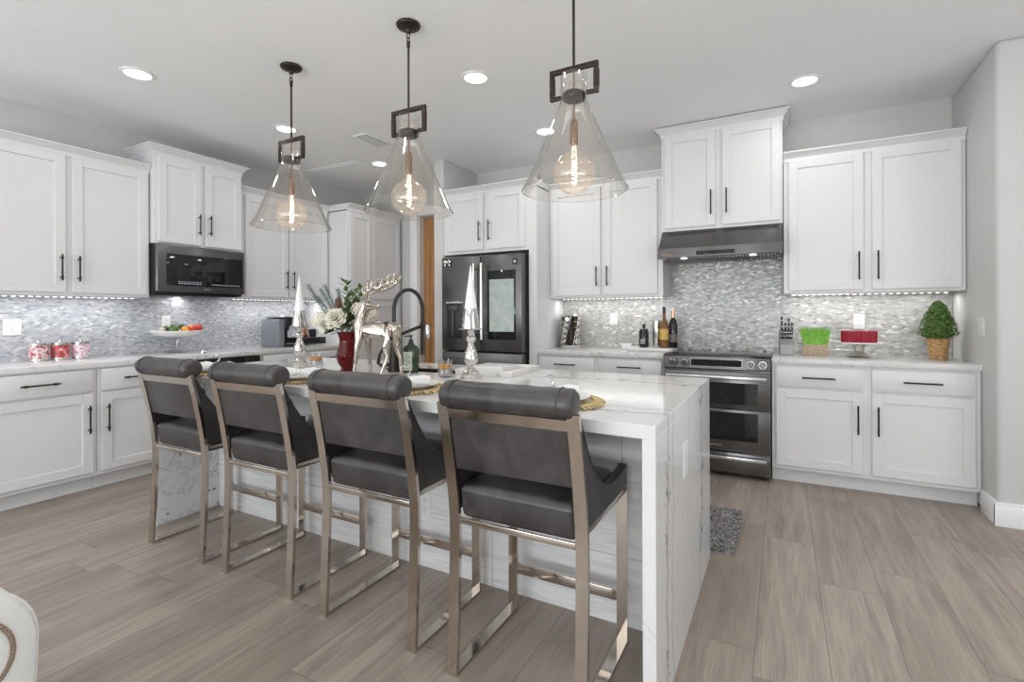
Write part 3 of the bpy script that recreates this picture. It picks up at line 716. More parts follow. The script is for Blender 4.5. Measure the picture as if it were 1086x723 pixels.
def make_stool(label, loc):
    t = thing('bar_stool', label, 'bar stool', loc, 0, 'charcoal leather bar stools along the island')
    Wd, Dp, th = .505, .455, .014          # y = 0 at the back feet, +y towards the island
    path = [(-.046, .945), (-.020, .83), (.005, .70), (.020, .60), (.027, .53), (.027, .42), (.018, .20), (.0075, .0075), (Dp-.0075, .0075), (Dp-.0075, .585)]
    for x0 in (0, Wd-.040): obj('side_frame', ribbon(path, x0, x0+.040, th), BRUSH if False else CHROME, t)
    obj('seat_rail', MB().box(.040, Wd-.040, .018, .028, .520, .541, .002).box(.040, Wd-.040, Dp-.02, Dp-.004, .545, .572, .002).box(.010, .030, .045, Dp-.012, .560, .585, .002).box(Wd-.030, Wd-.010, .045, Dp-.012, .560, .585, .002), CHROME, t)
    obj('footrest', MB().box(.040, Wd-.040, Dp-.016, Dp-.002, .155, .195, .002), CHROME, t)
    # top rail of the backrest
    obj('top_rail', MB().prism([(-.039, .892), (-.031, .892), (-.040, .926), (-.048, .926)], .040, Wd-.040, 'x'), CHROME, t)
    # seat cushion, domed
    mb = MB(); rings = []; nx, ny = 14, 12
    mb.box(.038, Wd-.038, .016, Dp-.03, .537, .655, .026, 4)
    for v in mb.bm.verts:
        if v.co.z < .59: v.co.y += .010
    for v in mb.bm.verts:
        if v.co.z > .62:
            u = (v.co.x-Wd/2)/(Wd/2-.03); q = (v.co.y-Dp/2)/(Dp/2)
            v.co.z += .022*max(0, 1-abs(u)**2.5)*max(0, 1-abs(q)**2.5)
    bmesh.ops.subdivide_edges(mb.bm, edges=[e for e in mb.bm.edges if e.calc_length() > .15], cuts=5, use_grid_fill=True)
    for v in mb.bm.verts:
        if v.co.z > .654:
            u = (v.co.x-Wd/2)/(Wd/2-.03); q = (v.co.y-Dp/2)/(Dp/2)
            v.co.z = .655+.024*max(0, 1-abs(u)**2.5)*max(0, 1-abs(q)**2.5)+.004*mnoise.noise(v.co*14)
    obj('seat', mb, LEATHER, t, angle=1.2)
    # back pad
    mb = MB(); mb.prism([(.001, .715), (-.033, .889), (.000, .893), (.043, .86), (.058, .73), (.043, .712)], .041, Wd-.041, 'x', .004)
    obj('backrest', mb, LEATHER, t, angle=1.0)
    # head roll with gathered ends
    rl = [(.018, .032), (.021, .043), (.028, .0485), (.055, .050)]+[(.08+k*.0345, .050+.0012*math.sin(k*2.1)) for k in range(11)]+[(Wd-.055, .050), (Wd-.028, .0485), (Wd-.021, .043), (Wd-.018, .032)]
    mb = MB(); mb.tube([(x, -.028, .971) for x, r in rl], [r for x, r in rl], 24, flat=.93)
    for v in mb.bm.verts:
        e = min(v.co.x, Wd-v.co.x)
        if e < .06: v.co.z += .003*math.sin(v.co.y*420+v.co.z*200)*(1-e/.06)
    ro = obj('headrest_roll', mb, LEATHER, t, angle=1.0)
    for x in (.062, Wd-.062):
        ring = [(x, -.028+.0503*math.cos(a*math.pi/14), .971+.0503*.95*math.sin(a*math.pi/14)) for a in range(28)]
        obj('piping', MB().tube(ring, .0022, 6, closed=True), LEATHER, ro)
    # sling side panels: sweep down from the posts and up again at the front
    top = []
    for k in range(17):
        q = k/16; y = -.032+q*(Dp+.027)
        e = min(1, q/.72); z = .938-.282*(1-(1-e)**2.5) if q < .72 else .656+.016*((q-.72)/.28)**1.5
        top.append((y, z))
    for s_ in (0, 1):
        xo = .004 if s_ == 0 else Wd-.004; xi = .036 if s_ == 0 else Wd-.036
        mb = MB(); R1 = []
        for y, z in top:
            yb = max(y, .032); zb = .588
            zb = min(zb, z-.03)
            R1.append([(xo, y, z-.006), (xo, yb, zb), (xi, yb, zb), (xi, y, z-.006), ((xo*.65+xi*.35), y, z), ((xo*.35+xi*.65), y, z)])
        mb.loft(R1)
        pn = obj('side_panel', mb, LEATHER, t, angle=1.0)
        xm = xo
        obj('piping', MB().tube([(xm, y, z-.004) for y, z in top], .0028, 6), LEATHER, pn)
        yf = Dp+.0015
        obj('arm_tab', MB().box(min(xo, xi), max(xo, xi), Dp-.01, Dp+.006, .59, .672, .004), LEATHER, pn)
    return t
s0 = make_stool('charcoal leather bar stool with a polished frame, nearest the camera at the island corner', (-1.018, 1.400, 0))
dup(s0, (-1.685, 1.428, 0), 0, 'charcoal leather bar stool in front of the reindeer, second nearest the camera')
dup(s0, (-2.385, 1.445, 0), 0, 'charcoal leather bar stool in front of the left candlestick, second from the left')
dup(s0, (-3.042, 1.445, 0), 0, 'charcoal leather bar stool farthest left, before the speckled end panel')

# ---------------------------------------------------------------- pendants
def make_pendant(label, x):
    t = thing('pendant_lamp', label, 'pendant lamp', (x, 2.12, H), 0, 'glass cone pendant lamps over the island')
    z = lambda q: q-H
    obj('ceiling_canopy', MB().lathe([(0, 0), (.064, 0), (.066, -.006), (.060, -.016), (.040, -.024), (.018, -.032), (.012, -.046), (0, -.046)], seg=32), PEND, t)
    ring = [(.011*math.cos(a*math.pi/8), 0, -.060+.017*math.sin(a*math.pi/8)) for a in range(16)]
    mb = MB(); mb.tube(ring, .0028, 6, closed=True); mb.tube([(0, y, z_-.028) for x_, y, z_ in [(0, a[0], a[2]) for a in ring]], .0028, 6, closed=True)
    obj('chain_link', mb, PEND, t)
    obj('rod', MB().cyl((0, 0, -.095), (0, 0, z(2.352)), .0062).cyl((0, 0, -.092), (0, 0, -.125), .0095), PEND, t)
    w_ = .106; zt, zb = z(2.345), z(2.225)
    mb = MB(); mb.box(-w_-.010, w_+.010, -.010, .010, zt-.011, zt+.011, .002)
    for s_ in (-1, 1):
        mb.box(s_*w_-.010, s_*w_+.010, -.010, .010, zb-.009, zt-.011, .002)
        mb.cyl((s_*w_, 0, zb+.020), (s_*w_, 0, zt-.028), .0145, 14)
        a, b = sorted((s_*w_, s_*.060)); mb.box(a, b, -.008, .008, zb-.009, zb+.009, .002)
    obj('bracket', mb, PEND, t)
    obj('cap', MB().lathe([(0, z(2.205)), (.050, z(2.205)), (.053, z(2.212)), (.053, z(2.230)), (.046, z(2.236)), (0, z(2.236))], seg=28), PEND, t)
    obj('stem', MB().cyl((0, 0, zt), (0, 0, z(2.10)), .0045), BRASS, t)
    obj('socket', MB().lathe([(0, z(2.115)), (.012, z(2.115)), (.018, z(2.10)), (.019, z(2.01)), (.015, z(2.0)), (0, z(2.0))], seg=20), BRASS, t)
    g = [(.060, z(2.315)), (.060, z(2.20)), (.068, z(2.175)), (.085, z(2.135)), (.150, z(1.985)), (.205, z(1.86)), (.232, z(1.803)), (.238, z(1.796))]
    g2 = [(r-.0025, zz) for r, zz in reversed(g)]
    obj('glass_shade', MB().lathe(g+[(.2365, z(1.793))]+g2, seg=72, close=True), GLASS, t, angle=.9)
    obj('shade_rim', MB().tube([(.2375*math.cos(a*math.pi/36), .2375*math.sin(a*math.pi/36), z(1.795)) for a in range(72)], .0022, 6, closed=True), CUPG, t)
    R = .0955; zc = z(1.872); bp = [(.0155, z(2.005)), (.017, z(1.985)), (.024, z(1.968))]
    for k in range(3, 25):
        a = math.pi/2-k*math.pi/24*1.0; a = math.radians(90-17-(k-3)*163/21); bp.append((max(0, R*math.cos(a)), zc+R*math.sin(a)))
    bu = obj('bulb', MB().lathe(bp, seg=40), BULBG, t, angle=1.2)
    mb = MB()
    hel = []
    for k in range(90):
        a = k*.42; q = k/89; hel.append((.011*math.cos(a), .011*math.sin(a), zc+.065-q*.115))
    mb.tube(hel, .0016, 5)
    for s_ in (-1, 1): mb.tube([(s_*.004, 0, z(1.995)), (s_*.011, 0, zc+.07)], .001, 5)
    obj('filament', mb, FIL, bu)
    lamp('bulb_lamp', (x, 2.12, 1.87), 3.5, (1, .80, .60), .012)
    return t
p0 = make_pendant('clear glass cone pendant lamp with a round filament bulb, nearest the camera', -.825)
dup(p0, (-1.782, 2.12, H), 0, 'clear glass cone pendant lamp with a round filament bulb, middle of the three')
dup(p0, (-2.735, 2.12, H), 0, 'clear glass cone pendant lamp with a round filament bulb, farthest left of the three')
lamp('bulb_lamp', (-1.782, 2.12, 1.87), 3.5, (1, .80, .60), .012); lamp('bulb_lamp', (-2.735, 2.12, 1.87), 3.5, (1, .80, .60), .012)
#DECOR

# ---------------------------------------------------------------- things on the island
def frustum_tumbler(label, loc):
    t = thing('tumbler', label, 'glass', loc, 0)
    obj('glass', MB().lathe([(0, 0), (.034, 0), (.036, .012), (.038, .092), (.0362, .092), (.034, .014), (0, .012)], seg=24), CUPG, t)
    mb = MB()
    for k in range(12):
        a = k*math.pi/6; mb.prism([(.0345, .004), (.041, .010), (.0405, .044), (.0352, .050)], -.0035, .0035, 'y')
        for v in list(mb.bm.verts)[-8:]:
            x, y = v.co.x, v.co.y; v.co.x = x*math.cos(a)-y*math.sin(a); v.co.y = x*math.sin(a)+y*math.cos(a)
    obj('cut_facets', mb, CUPG, t)
    obj('ice', MB().box(-.022, .002, -.018, .008, .014, .040, .004).box(.0, .022, -.006, .020, .016, .042, .004).box(-.014, .010, .002, .022, .014, .034, .004), PORC, t)
    obj('drink', MB().lathe([(0, .045), (.0345, .045), (.0355, .070), (0, .070)], seg=24), AMBER, t)
AMBER = plain('amber_drink', (.72, .33, .04), .12, 0, .15, 60)
frustum_tumbler('cut glass tumbler of amber drink beside the left candlestick', (-2.56, 2.16, T))
frustum_tumbler('cut glass tumbler of amber drink beside the candlestick in front of the fridge', (-1.56, 2.14, T))
WAX = plain('white_candle_wax', (.84, .84, .83), .45, 0, .01)
def candle(label, loc):
    t = thing('candlestick', label, 'candlestick', loc, 0)
    obj('stem', MB().lathe([(0, 0), (.056, 0), (.057, .008), (.048, .014), (.050, .024), (.040, .030), (.040, .040), (.026, .052), (.016, .062), (.018, .070), (.034, .088), (.037, .106), (.031, .135), (.018, .170), (.013, .182), (.020, .190),
        (.026, .202), (.022, .214), (.013, .222), (.016, .238), (.020, .246), (.060, .252), (.061, .258), (0, .258)], seg=28), SILVER, t)
    obj('candle_sleeve', MB().lathe([(0, .258), (.046, .258), (.046, .262), (.033, .358), (0, .358)], seg=28), SILVER, t)
    obj('candle', MB().lathe([(0, .358), (.0335, .358), (.0315, .362), (.002, .575), (0, .577)], seg=28), WAX, t, 'white cone candle')
candle('mercury glass candlestick with a white cone candle, left of the red vase', (-2.71, 2.155, T))
candle('mercury glass candlestick with a white cone candle, in front of the fridge', (-1.385, 2.12, T))

# vase and flowers
RED = plain('red_glass', (.10, .001, .004), .03, 0, .1, 6, Specular_IOR_Level=.32)
solo('vase', MB().lathe([(0, 0), (.040, 0), (.042, .006), (.034, .014), (.036, .024), (.055, .050), (.063, .080), (.061, .105), (.050, .140), (.044, .170), (.046, .195), (.058, .228), (.054, .226), (.040, .185), (.040, .16), (.03, .15), (0, .15)], seg=36), RED,
     'deep red glass vase holding flowers on the island', 'vase', (-2.235, 2.105, T))
t = thing('bouquet', 'winter bouquet of white blooms, fir and leaves in the red vase', 'flowers', (-2.235, 2.105, T+.17), TH)
LEAF = plain('leaf_green', (.10, .155, .05), .45, 0, .35, 20); FIR = plain('fir_green', (.15, .21, .18), .6, 0, .3, 20)
CREAM = plain('cream_petal', (.80, .77, .66), .6, 0, .06, 30); BLUSH = plain('blush_petal', (.74, .65, .55), .6, 0, .12, 40); CONE = plain('pine_cone_brown', (.17, .07, .045), .6, 0, .3, 60)
def petal_disc(mb, c, n, size, cup=.3, k=4):
    n = Vector(n).normalized(); u = n.orthogonal().normalized(); v = n.cross(u); a0 = random.uniform(0, 6.28)
    c = Vector(c)
    for j in range(k):
        a = a0+j*2*math.pi/k; d = u*math.cos(a)+v*math.sin(a); e = n.cross(d)
        P = [c, c+d*size*.6+e*size*.42+n*size*cup*.5, c+d*size*1.15+n*size*cup, c+d*size*.6-e*size*.42+n*size*cup*.5]
        mb.bm.faces.new([mb.bm.verts.new(q) for q in P])
def hydrangea(c, r, mat, n=70, size=.013, name='bloom_cluster', sq=(1, 1, .8)):
    mb = MB()
    mb.ball(c, r*.72, sq, 10)
    for k in range(n):
        z_ = 1-2*(k+.5)/n; a = k*2.39996; q = math.sqrt(max(0, 1-z_*z_)); d = Vector((q*math.cos(a), q*math.sin(a), z_))
        d = Vector((d.x*sq[0], d.y*sq[1], d.z*sq[2]))
        petal_disc(mb, Vector(c)+d*r*random.uniform(.85, 1.02), d, size)
    obj(name, mb, mat, t)
def rose(c, r, mat, ax):
    mb = MB(); n = Vector(ax).normalized(); u = n.orthogonal().normalized(); v = n.cross(u); c = Vector(c)
    for lay in range(6):
        q = (lay+1)/6; m_ = 3+lay
        for j in range(m_):
            a = j*2*math.pi/m_+lay*.7; rows = []
            for i in range(5):
                w_ = i/4; rr_ = r*q*(.35+.65*w_)*(1+.15*w_); h_ = r*(.75*(1-q)+.1)+r*.75*math.sin(w_*1.5)*(1.05-q*.75)
                hw = math.pi/m_*1.25*math.sin(.5+w_*2.1)
                rows.append([mb.bm.verts.new(c+(u*math.cos(a+s_*hw)+v*math.sin(a+s_*hw))*rr_*(1-.06*abs(s_))+n*(h_-r*.25)) for s_ in (-1, -.5, 0, .5, 1)])
            for A, B in zip(rows, rows[1:]):
                for k in range(4): mb.bm.faces.new([A[k], A[k+1], B[k+1], B[k]])
    obj('white_bloom', mb, mat, t, angle=1.5)
hydrangea((-.145, -.03, .125), .058, CREAM, 85); hydrangea((-.105, .05, .165), .045, CREAM, 60)
rose((-.045, -.065, .135), .062, CREAM, (-.1, -.8, .5)); rose((-.105, -.06, .10), .045, CREAM, (-.4, -.8, .3))
hydrangea((.09, -.04, .19), .052, BLUSH, 75, .011); hydrangea((.135, .02, .16), .045, BLUSH, 60, .010); hydrangea((.06, .05, .17), .05, CREAM, 60)
mb = MB()
for k in range(60):
    z_ = k/60; a = k*2.4; d = Vector((math.cos(a), math.sin(a), .5)); petal_disc(mb, Vector((-.045, -.02, .20+.05*z_))+d*.022*(1-z_*.6), d, .010, .2, 2)
mb.ball((-.045, -.02, .222), .017, (1, 1, 1.6), 10)
obj('pine_cone', mb, CONE, t, 'dark reddish brown cone')
def sprig(p0, p1, bend, mat, name, needle=.022, cnt=46, wd=.0016):
    mb = MB(); p0, p1, bend = Vector(p0), Vector(p1), Vector(bend); pts = [p0.lerp(p1, i/8)+bend*math.sin(math.pi*i/8) for i in range(9)]
    mb.tube(pts, [.0022]*8+[.001], 5)
    for k in range(cnt):
        q = .25+.75*k/cnt; i = min(7, int(q*8)); f = q*8-i; c = pts[i].lerp(pts[i+1], f); tg = (pts[i+1]-pts[i]).normalized()
        u = tg.orthogonal().normalized(); v = tg.cross(u); a = k*2.4; d = (u*math.cos(a)+v*math.sin(a))*.85+tg*.65; e = tg.cross(d).normalized()*wd
        tip = c+d*needle*random.uniform(.8, 1.15)
        f1 = [mb.bm.verts.new(x) for x in (c-e, c+e, tip)]; mb.bm.faces.new(f1)
        e2 = e.cross(d).normalized()*wd; mb.bm.faces.new([mb.bm.verts.new(x) for x in (c-e2, c+e2, tip)])
    obj(name, mb, mat, t)
def leaves(p0, p1, bend, n, size, name='leafy_stem'):
    mb = MB(); p0, p1, bend = Vector(p0), Vector(p1), Vector(bend); pts = [p0.lerp(p1, i/8)+bend*math.sin(math.pi*i/8) for i in range(9)]
    mb.tube(pts, [.0028]*8+[.001], 5)
    for k in range(n):
        q = .35+.65*k/n; i = min(7, int(q*8)); c = pts[i].lerp(pts[i+1], q*8-i); tg = (pts[i+1]-pts[i]).normalized(); u = tg.orthogonal().normalized(); v = tg.cross(u); a = k*2.4
        d = ((u*math.cos(a)+v*math.sin(a))+tg*.7).normalized(); e = tg.cross(d).normalized(); s_ = size*random.uniform(.8, 1.1)
        A = [c, c+d*s_*.4+e*s_*.26, c+d*s_, c+d*s_*.4-e*s_*.26]; mid = c+d*s_*.45-e.cross(d)*s_*.06
        vs = [mb.bm.verts.new(x) for x in A]; vm = mb.bm.verts.new(mid)
        for a_, b_ in ((0, 1), (1, 2), (2, 3), (3, 0)): mb.bm.faces.new([vs[a_], vs[b_], vm])
    obj(name, mb, LEAF, t)
for q in (((-.01, 0, .0), (-.235, .02, .335), (-.02, 0, .02)), ((-.01, .02, 0), (-.17, .04, .31), (0, 0, .02)), ((0, 0, 0), (-.125, -.01, .33), (0, 0, .01)), ((0, 0, 0), (-.07, .05, .31), (0, 0, .01)), ((0, .01, 0), (-.20, .06, .27), (0, 0, .01))):
    sprig(*q, FIR, 'fir_sprig', .032, 110, .0019)
for q in (((0, 0, 0), (-.005, .0, .355), (.01, 0, 0), 26, .058), ((0, 0, 0), (.045, -.02, .30), (.01, 0, 0), 24, .058), ((.01, 0, 0), (.075, .02, .33), (.01, 0, 0), 22, .055), ((0, 0, 0), (.02, -.05, .22), (0, -.01, 0), 22, .065),
          ((.01, 0, 0), (.12, .0, .25), (.02, 0, -.01), 12, .045), ((-.01, -.01, .02), (-.085, -.06, .075), (-.01, -.01, .02), 9, .06), ((-.01, -.02, .02), (-.02, -.08, .10), (0, -.01, .02), 8, .065), ((.01, -.01, .02), (.075, -.06, .11), (0, -.01, .01), 9, .055),
          ((0, 0, 0), (.0, .04, .26), (0, 0, 0), 14, .05)):
    leaves(*q)

# reindeer
def skin(name, verts, edges, rad, mat, parent, sub=2, loc=None):
    me = bpy.data.meshes.new(name); me.from_pydata(verts, edges, []); o = bpy.data.objects.new(name, me); C.objects.link(o)
    o.modifiers.new('skin', 'SKIN'); sm = o.modifiers.new('sub', 'SUBSURF'); sm.levels = sub; sm.render_levels = sub
    for i, r in enumerate(rad):
        q = (r*1.2, r*1.2) if not isinstance(r, tuple) else (r[0]*1.25, r[1]*1.3)
        me.skin_vertices[0].data[i].radius = q
    me.skin_vertices[0].data[0].use_root = True
    dg = bpy.context.evaluated_depsgraph_get(); m2 = bpy.data.meshes.new_from_object(o.evaluated_get(dg))
    o.modifiers.clear(); o.data = m2; m2.polygons.foreach_set('use_smooth', [True]*len(m2.polygons))
    m2.materials.clear(); m2.materials.append(mat); o.parent = parent
    if loc: o.location = loc
    return o
t = thing('reindeer_figure', 'silver standing reindeer figure with big antlers on the island', 'figurine', (-1.905, 2.005, T), TH)
V = [(0.005, 0, .245), (.06, 0, .250), (.10, 0, .243), (.118, 0, .262), (.128, 0, .272),        # 0-4 belly, loin, rump, tail
     (-.05, 0, .245), (-.085, 0, .250), (-.098, 0, .290), (-.085, 0, .335), (-.070, 0, .365), (-.040, 0, .378), (-.005, -.006, .372), (.018, -.008, .368)]   # 5-12 ribs, chest, neck, head, muzzle
Rr = [(.036, .034), (.036, .036), (.036, .038), .012, .005, (.040, .036), (.040, .035), .027, .021, .020, .022, .013, .009]
Ed = [(0, 1), (1, 2), (2, 3), (3, 4), (0, 5), (5, 6), (6, 7), (7, 8), (8, 9), (9, 10), (10, 11), (11, 12)]
def leg(root, pts, rads):
    p = root
    for q, r in zip(pts, rads): V.append(q); Rr.append(r); Ed.append((p, len(V)-1)); p = len(V)-1
leg(6, [(-.092, -.026, .205), (-.104, -.030, .125), (-.112, -.032, .06), (-.118, -.034, .012), (-.124, -.036, .004)], [.018, .0105, .008, .009, .008])
leg(5, [(-.060, .028, .200), (-.056, .032, .125), (-.050, .034, .06), (-.050, .036, .012), (-.056, .036, .004)], [.018, .0105, .008, .009, .008])
leg(1, [(.062, -.030, .195), (.048, -.036, .150), (.062, -.040, .098), (.042, -.042, .05), (.030, -.044, .010), (.024, -.044, .004)], [.024, .013, .009, .008, .009, .008])
leg(2, [(.098, .030, .195), (.090, .034, .150), (.112, .036, .098), (.116, .038, .05), (.120, .040, .010), (.114, .040, .004)], [.022, .013, .009, .008, .009, .008])
for s_ in (-1, 1): leg(10, [(-.055, s_*.030, .385), (-.065, s_*.045, .392)], [.008, .004])
skin('body', V, Ed, Rr, DEER, t)
for s_ in (-1, 1):
    V, Rr, Ed = [(-.050, s_*.008, .392)], [.007], []
    leg(0, [(-.056, s_*.022, .425), (-.040, s_*.045, .450), (-.005, s_*.062, .462), (.040, s_*.066, .470), (.080, s_*.060, .490), (.108, s_*.045, .515), (.122, s_*.034, .545)], [.007, .0075, .0075, .007, .0065, .0055, .003])
    main = [1, 2, 3, 4, 5, 6]
    for r_, tp in ((1, (-.075, s_*.020, .470)), (2, (-.035, s_*.030, .515)), (3, (-.006, s_*.040, .525)), (3, (.010, s_*.085, .500)), (4, (.030, s_*.035, .520)), (4, (.055, s_*.085, .515)), (5, (.062, s_*.030, .540)), (5, (.090, s_*.080, .540)), (6, (.090, s_*.022, .550))):
        a = Vector(V[r_]); b = Vector(tp); mid = a.lerp(b, .5)+Vector((-.006, 0, .004))
        leg(r_, [tuple(mid), tp], [.005, .0022])
    skin('antler', V, Ed, Rr, DEER, t, 1)
# soap bottle
BOTG = plain('dark_green_bottle', (.018, .040, .014), .12, 0, .1); LABEL = plain('pale_green_label', (.56, .62, .50), .6, 0, .03)
t = thing('soap_bottle', 'square dark green soap bottle with a black pump beside the faucet', 'soap bottle', (-1.852, 2.215, T), TH)
mb = MB(); mb.box(-.044, .044, -.028, .028, 0, .138, .008, 3); mb.loft([[(-.042*q, -.026*q, z), (.042*q, -.026*q, z), (.042*q, .026*q, z), (-.042*q, .026*q, z)] for q, z in ((1, .132), (.85, .146), (.42, .158), (.36, .168))])
obj('bottle', mb, BOTG, t); lb = obj('label', MB().box(-.036, .012, -.0292, -.0278, .015, .118, .0003, 1), LABEL, t)
mb = MB()
for k in range(9): mb.box(-.031, -.031+.036*(.9 if k % 3 else .6), -.0298, -.0291, .106-k*.010, .1085-k*.010)
obj('print', mb, BOTG, lb)
obj('pump', MB().cyl((0, 0, .166), (0, 0, .186), .013, 14).cyl((0, 0, .186), (0, 0, .205), .005).box(-.010, .010, -.010, .010, .203, .212, .003).cyl((0, 0, .208), (-.038, -.006, .205), .005, 10, .0035), BLACK, t)

# place settings
SAND = plain('gold_thread_mat', (.64, .54, .36), .7, .1, .12, 120)
def place_setting(x, y, where, k):
    random.seed(40+k); mb = MB(); R0_ = .165
    mb.lathe([(0, 0), (R0_, 0), (R0_, .006), (0, .006)], seg=56)
    ch = thing('charger_mat', 'round gold-fringed charger mat '+where, 'placemat', (x, y, T), 0, 'gold-fringed charger mats on the island')
    obj('mat', mb, SAND, ch)
    mb = MB()
    for i in range(150):
        a = i*2*math.pi/150+random.uniform(-.02, .02); r0, r1 = R0_-.012, R0_+random.uniform(.016, .032); w_ = random.uniform(.005, .010); dn = random.uniform(-.05, .05)
        p = Vector((math.cos(a), math.sin(a), 0)); q = Vector((math.cos(a+dn), math.sin(a+dn), 0))
        mb.tube([p*r0+Vector((0, 0, .009)), p.lerp(q, .5)*((r0+r1)/2)+Vector((0, 0, .012)), q*r1+Vector((0, 0, .004))], [.0042, .0046, .0022], 5)
    obj('fringe', mb, GOLD, ch, 'gold beaded fringe')
    solo('dinner_plate', MB().lathe([(0, 0), (.085, 0), (.088, .004), (.112, .012), (.138, .020), (.139, .0215), (.110, .0155), (.085, .008), (0, .0065)], seg=56), PORC, 'white dinner plate on the mat '+where, 'plate', (x, y, T+.0063), 0, 'white dinner plates on the island')
    zz = T+.0063+.008
    rt = TH*.8 if k else .9
    mb = MB(); n = 13
    rad = [.020, .024, .026, .025, .022, .018, .016, .018, .022, .025, .026, .024, .020]
    mb.tube([(-.105+.21*i/(n-1), 0, .026) for i in range(n)], rad, 14, flat=.85)
    for v in mb.bm.verts: v.co.z = max(.0, v.co.z+.0025*math.sin(v.co.x*90+v.co.y*260)); 
    solo('napkin', mb, NAPKIN, 'rolled white napkin '+where, 'napkin', (x, y+.0, zz), rt, 'rolled napkins on the island plates')
    t = thing('napkin_ring', 'silver napkin ring '+where, 'napkin ring', (x, y, zz+.026), rt, 'silver napkin rings')
    obj('band', MB().tube([(0, .0235*math.cos(a*math.pi/14), .0235*math.sin(a*math.pi/14)) for a in range(28)], .0028, 6, closed=True), SILVER, t)
    obj('horn', MB().tube([(0, .010, .022), (.010, .012, .042), (.004, .006, .058), (-.016, 0, .062), (-.034, -.004, .054)], [.004, .0038, .0034, .0028, .0012], 8), SILVER, t)
place_setting(-.752, 1.705, 'behind the stool nearest the camera', 0)
place_setting(-1.455, 1.715, 'behind the stool in front of the reindeer', 1)
place_setting(-2.15, 1.715, 'behind the second stool from the left', 2)
place_setting(-2.86, 1.715, 'behind the stool farthest left', 3)
# marble tray
t = thing('serving_tray', 'white marble tray with a small knob on the island before the fridge', 'tray', (-1.235, 2.275, T), .05)
mb = MB(); mb.box(-.345, 0, 0, .375, .0, .012, .002); mb.box(-.345, 0, 0, .014, .012, .030, .002); mb.box(-.345, 0, .361, .375, .012, .030, .002); mb.box(-.345, -.331, .014, .361, .012, .030, .002); mb.box(-.014, 0, .014, .361, .012, .030, .002)
obj('tray', mb, MARB, t); obj('knob', MB().ball((-.075, -.006, .016), .011, (1, .6, 1)), SILVER, t)
solo('marble_board', MB().box(-.30, -.12, .12, .33, .0, .022, .003), MARB, 'small white marble slab lying in the tray', 'board', (-1.235, 2.275, T+.0125), .05)

# ---------------------------------------------------------------- left counter
def candle_jar(y, label, cols):
    t = thing('candle_jar', label, 'candle', (-4.80, y, T), R90)
    tt = NT('jar_wrap'); p, x, yy, z = tt.pos()
    tt.set(Base_Color=tt.ramp(tt.noise(p, 26, 3, .55), [(.38, cols[0]), (.48, cols[1]), (.56, cols[2]), (.68, cols[3])]), Roughness=.35)
    obj('wrap', MB().lathe([(0, .016), (.055, .016), (.055, .112), (0, .112)], seg=32), tt.m, t)
    obj('base', MB().lathe([(0, 0), (.050, 0), (.054, .004), (.054, .016), (0, .016)], seg=32), STEEL, t)
    obj('lid', MB().lathe([(0, .112), (.057, .112), (.058, .128), (.050, .134), (.012, .136), (.012, .144), (0, .146)], seg=32), STEEL, t)
candle_jar(1.565, 'candle jar with a red and white wrap, nearest the left edge', [(.30, .03, .04), (.62, .30, .30), (.80, .76, .76), (.35, .05, .07)])
candle_jar(1.69, 'candle jar with a red and green wrap, middle of the three jars', [(.10, .16, .08), (.45, .03, .05), (.60, .10, .12), (.72, .60, .58)])
candle_jar(1.815, 'candle jar with a pink speckled wrap, right of the three jars', [(.62, .18, .30), (.80, .62, .68), (.78, .75, .78), (.45, .25, .40)])
sx, sy = -4.715, 2.475
t = thing('fruit_stand', 'white footed serving bowl of fruit on the left counter', 'cake stand', (sx, sy, T))
obj('bowl', MB().lathe([(0, .150), (.10, .155), (.17, .172), (.205, .196), (.208, .192), (.175, .163), (.10, .142), (.0, .134)][::-1], seg=48), PORC, t)
obj('foot', MB().lathe([(0, 0), (.085, 0), (.086, .006), (.05, .016), (.018, .030), (.012, .07), (.014, .12), (.03, .138), (0, .139)], seg=32), CUPG, t)
def veg(name, label, cat, dx, dy, z, r, sc, col, rot=0, stem=True):
    o = solo(name, MB().ball((0, 0, 0), r, sc, 18), plain(name+'_skin', col, .3, 0, .12, 14), label, cat, (sx+dx, sy+dy, T+z), rot)
    if stem: obj('stem', MB().cyl((0, 0, r*sc[2]*.93), (.002, 0, r*sc[2]+.008), .0022, 6), LEAF, o)
veg('zucchini', 'dark green zucchini at the back left of the fruit stand', 'vegetable', -.02, -.055, .212, .030, (.9, 3.0, .9), (.03, .07, .02), .25, False)
veg('zucchini', 'dark green zucchini lying on top of the fruit stand', 'vegetable', -.085, .05, .226, .028, (.9, 2.4, .9), (.035, .085, .02), -.2, False)
veg('avocado', 'round green avocado at the front left of the fruit stand', 'fruit', .085, -.07, .208, .036, (1, 1.1, .95), (.09, .16, .03))
veg('orange', 'small orange in the middle of the fruit stand', 'fruit', .10, .01, .203, .032, (1, 1, .95), (.80, .33, .04))
veg('tomato', 'red tomato right of the orange on the fruit stand', 'fruit', .075, .085, .209, .034, (1, 1.15, .85), (.55, .05, .03))
veg('peach', 'pale peach behind the tomato on the fruit stand', 'fruit', -.01, .125, .214, .035, (1, 1, .95), (.75, .45, .22))
veg('apple', 'red apple at the right edge of the fruit stand', 'fruit', .045, .155, .215, .037, (1, 1, .92), (.42, .03, .03))
veg('garlic_bulb', 'small pale bulb at the left edge of the fruit stand', 'vegetable', .05, -.145, .206, .024, (1, 1, .9), (.62, .52, .45))
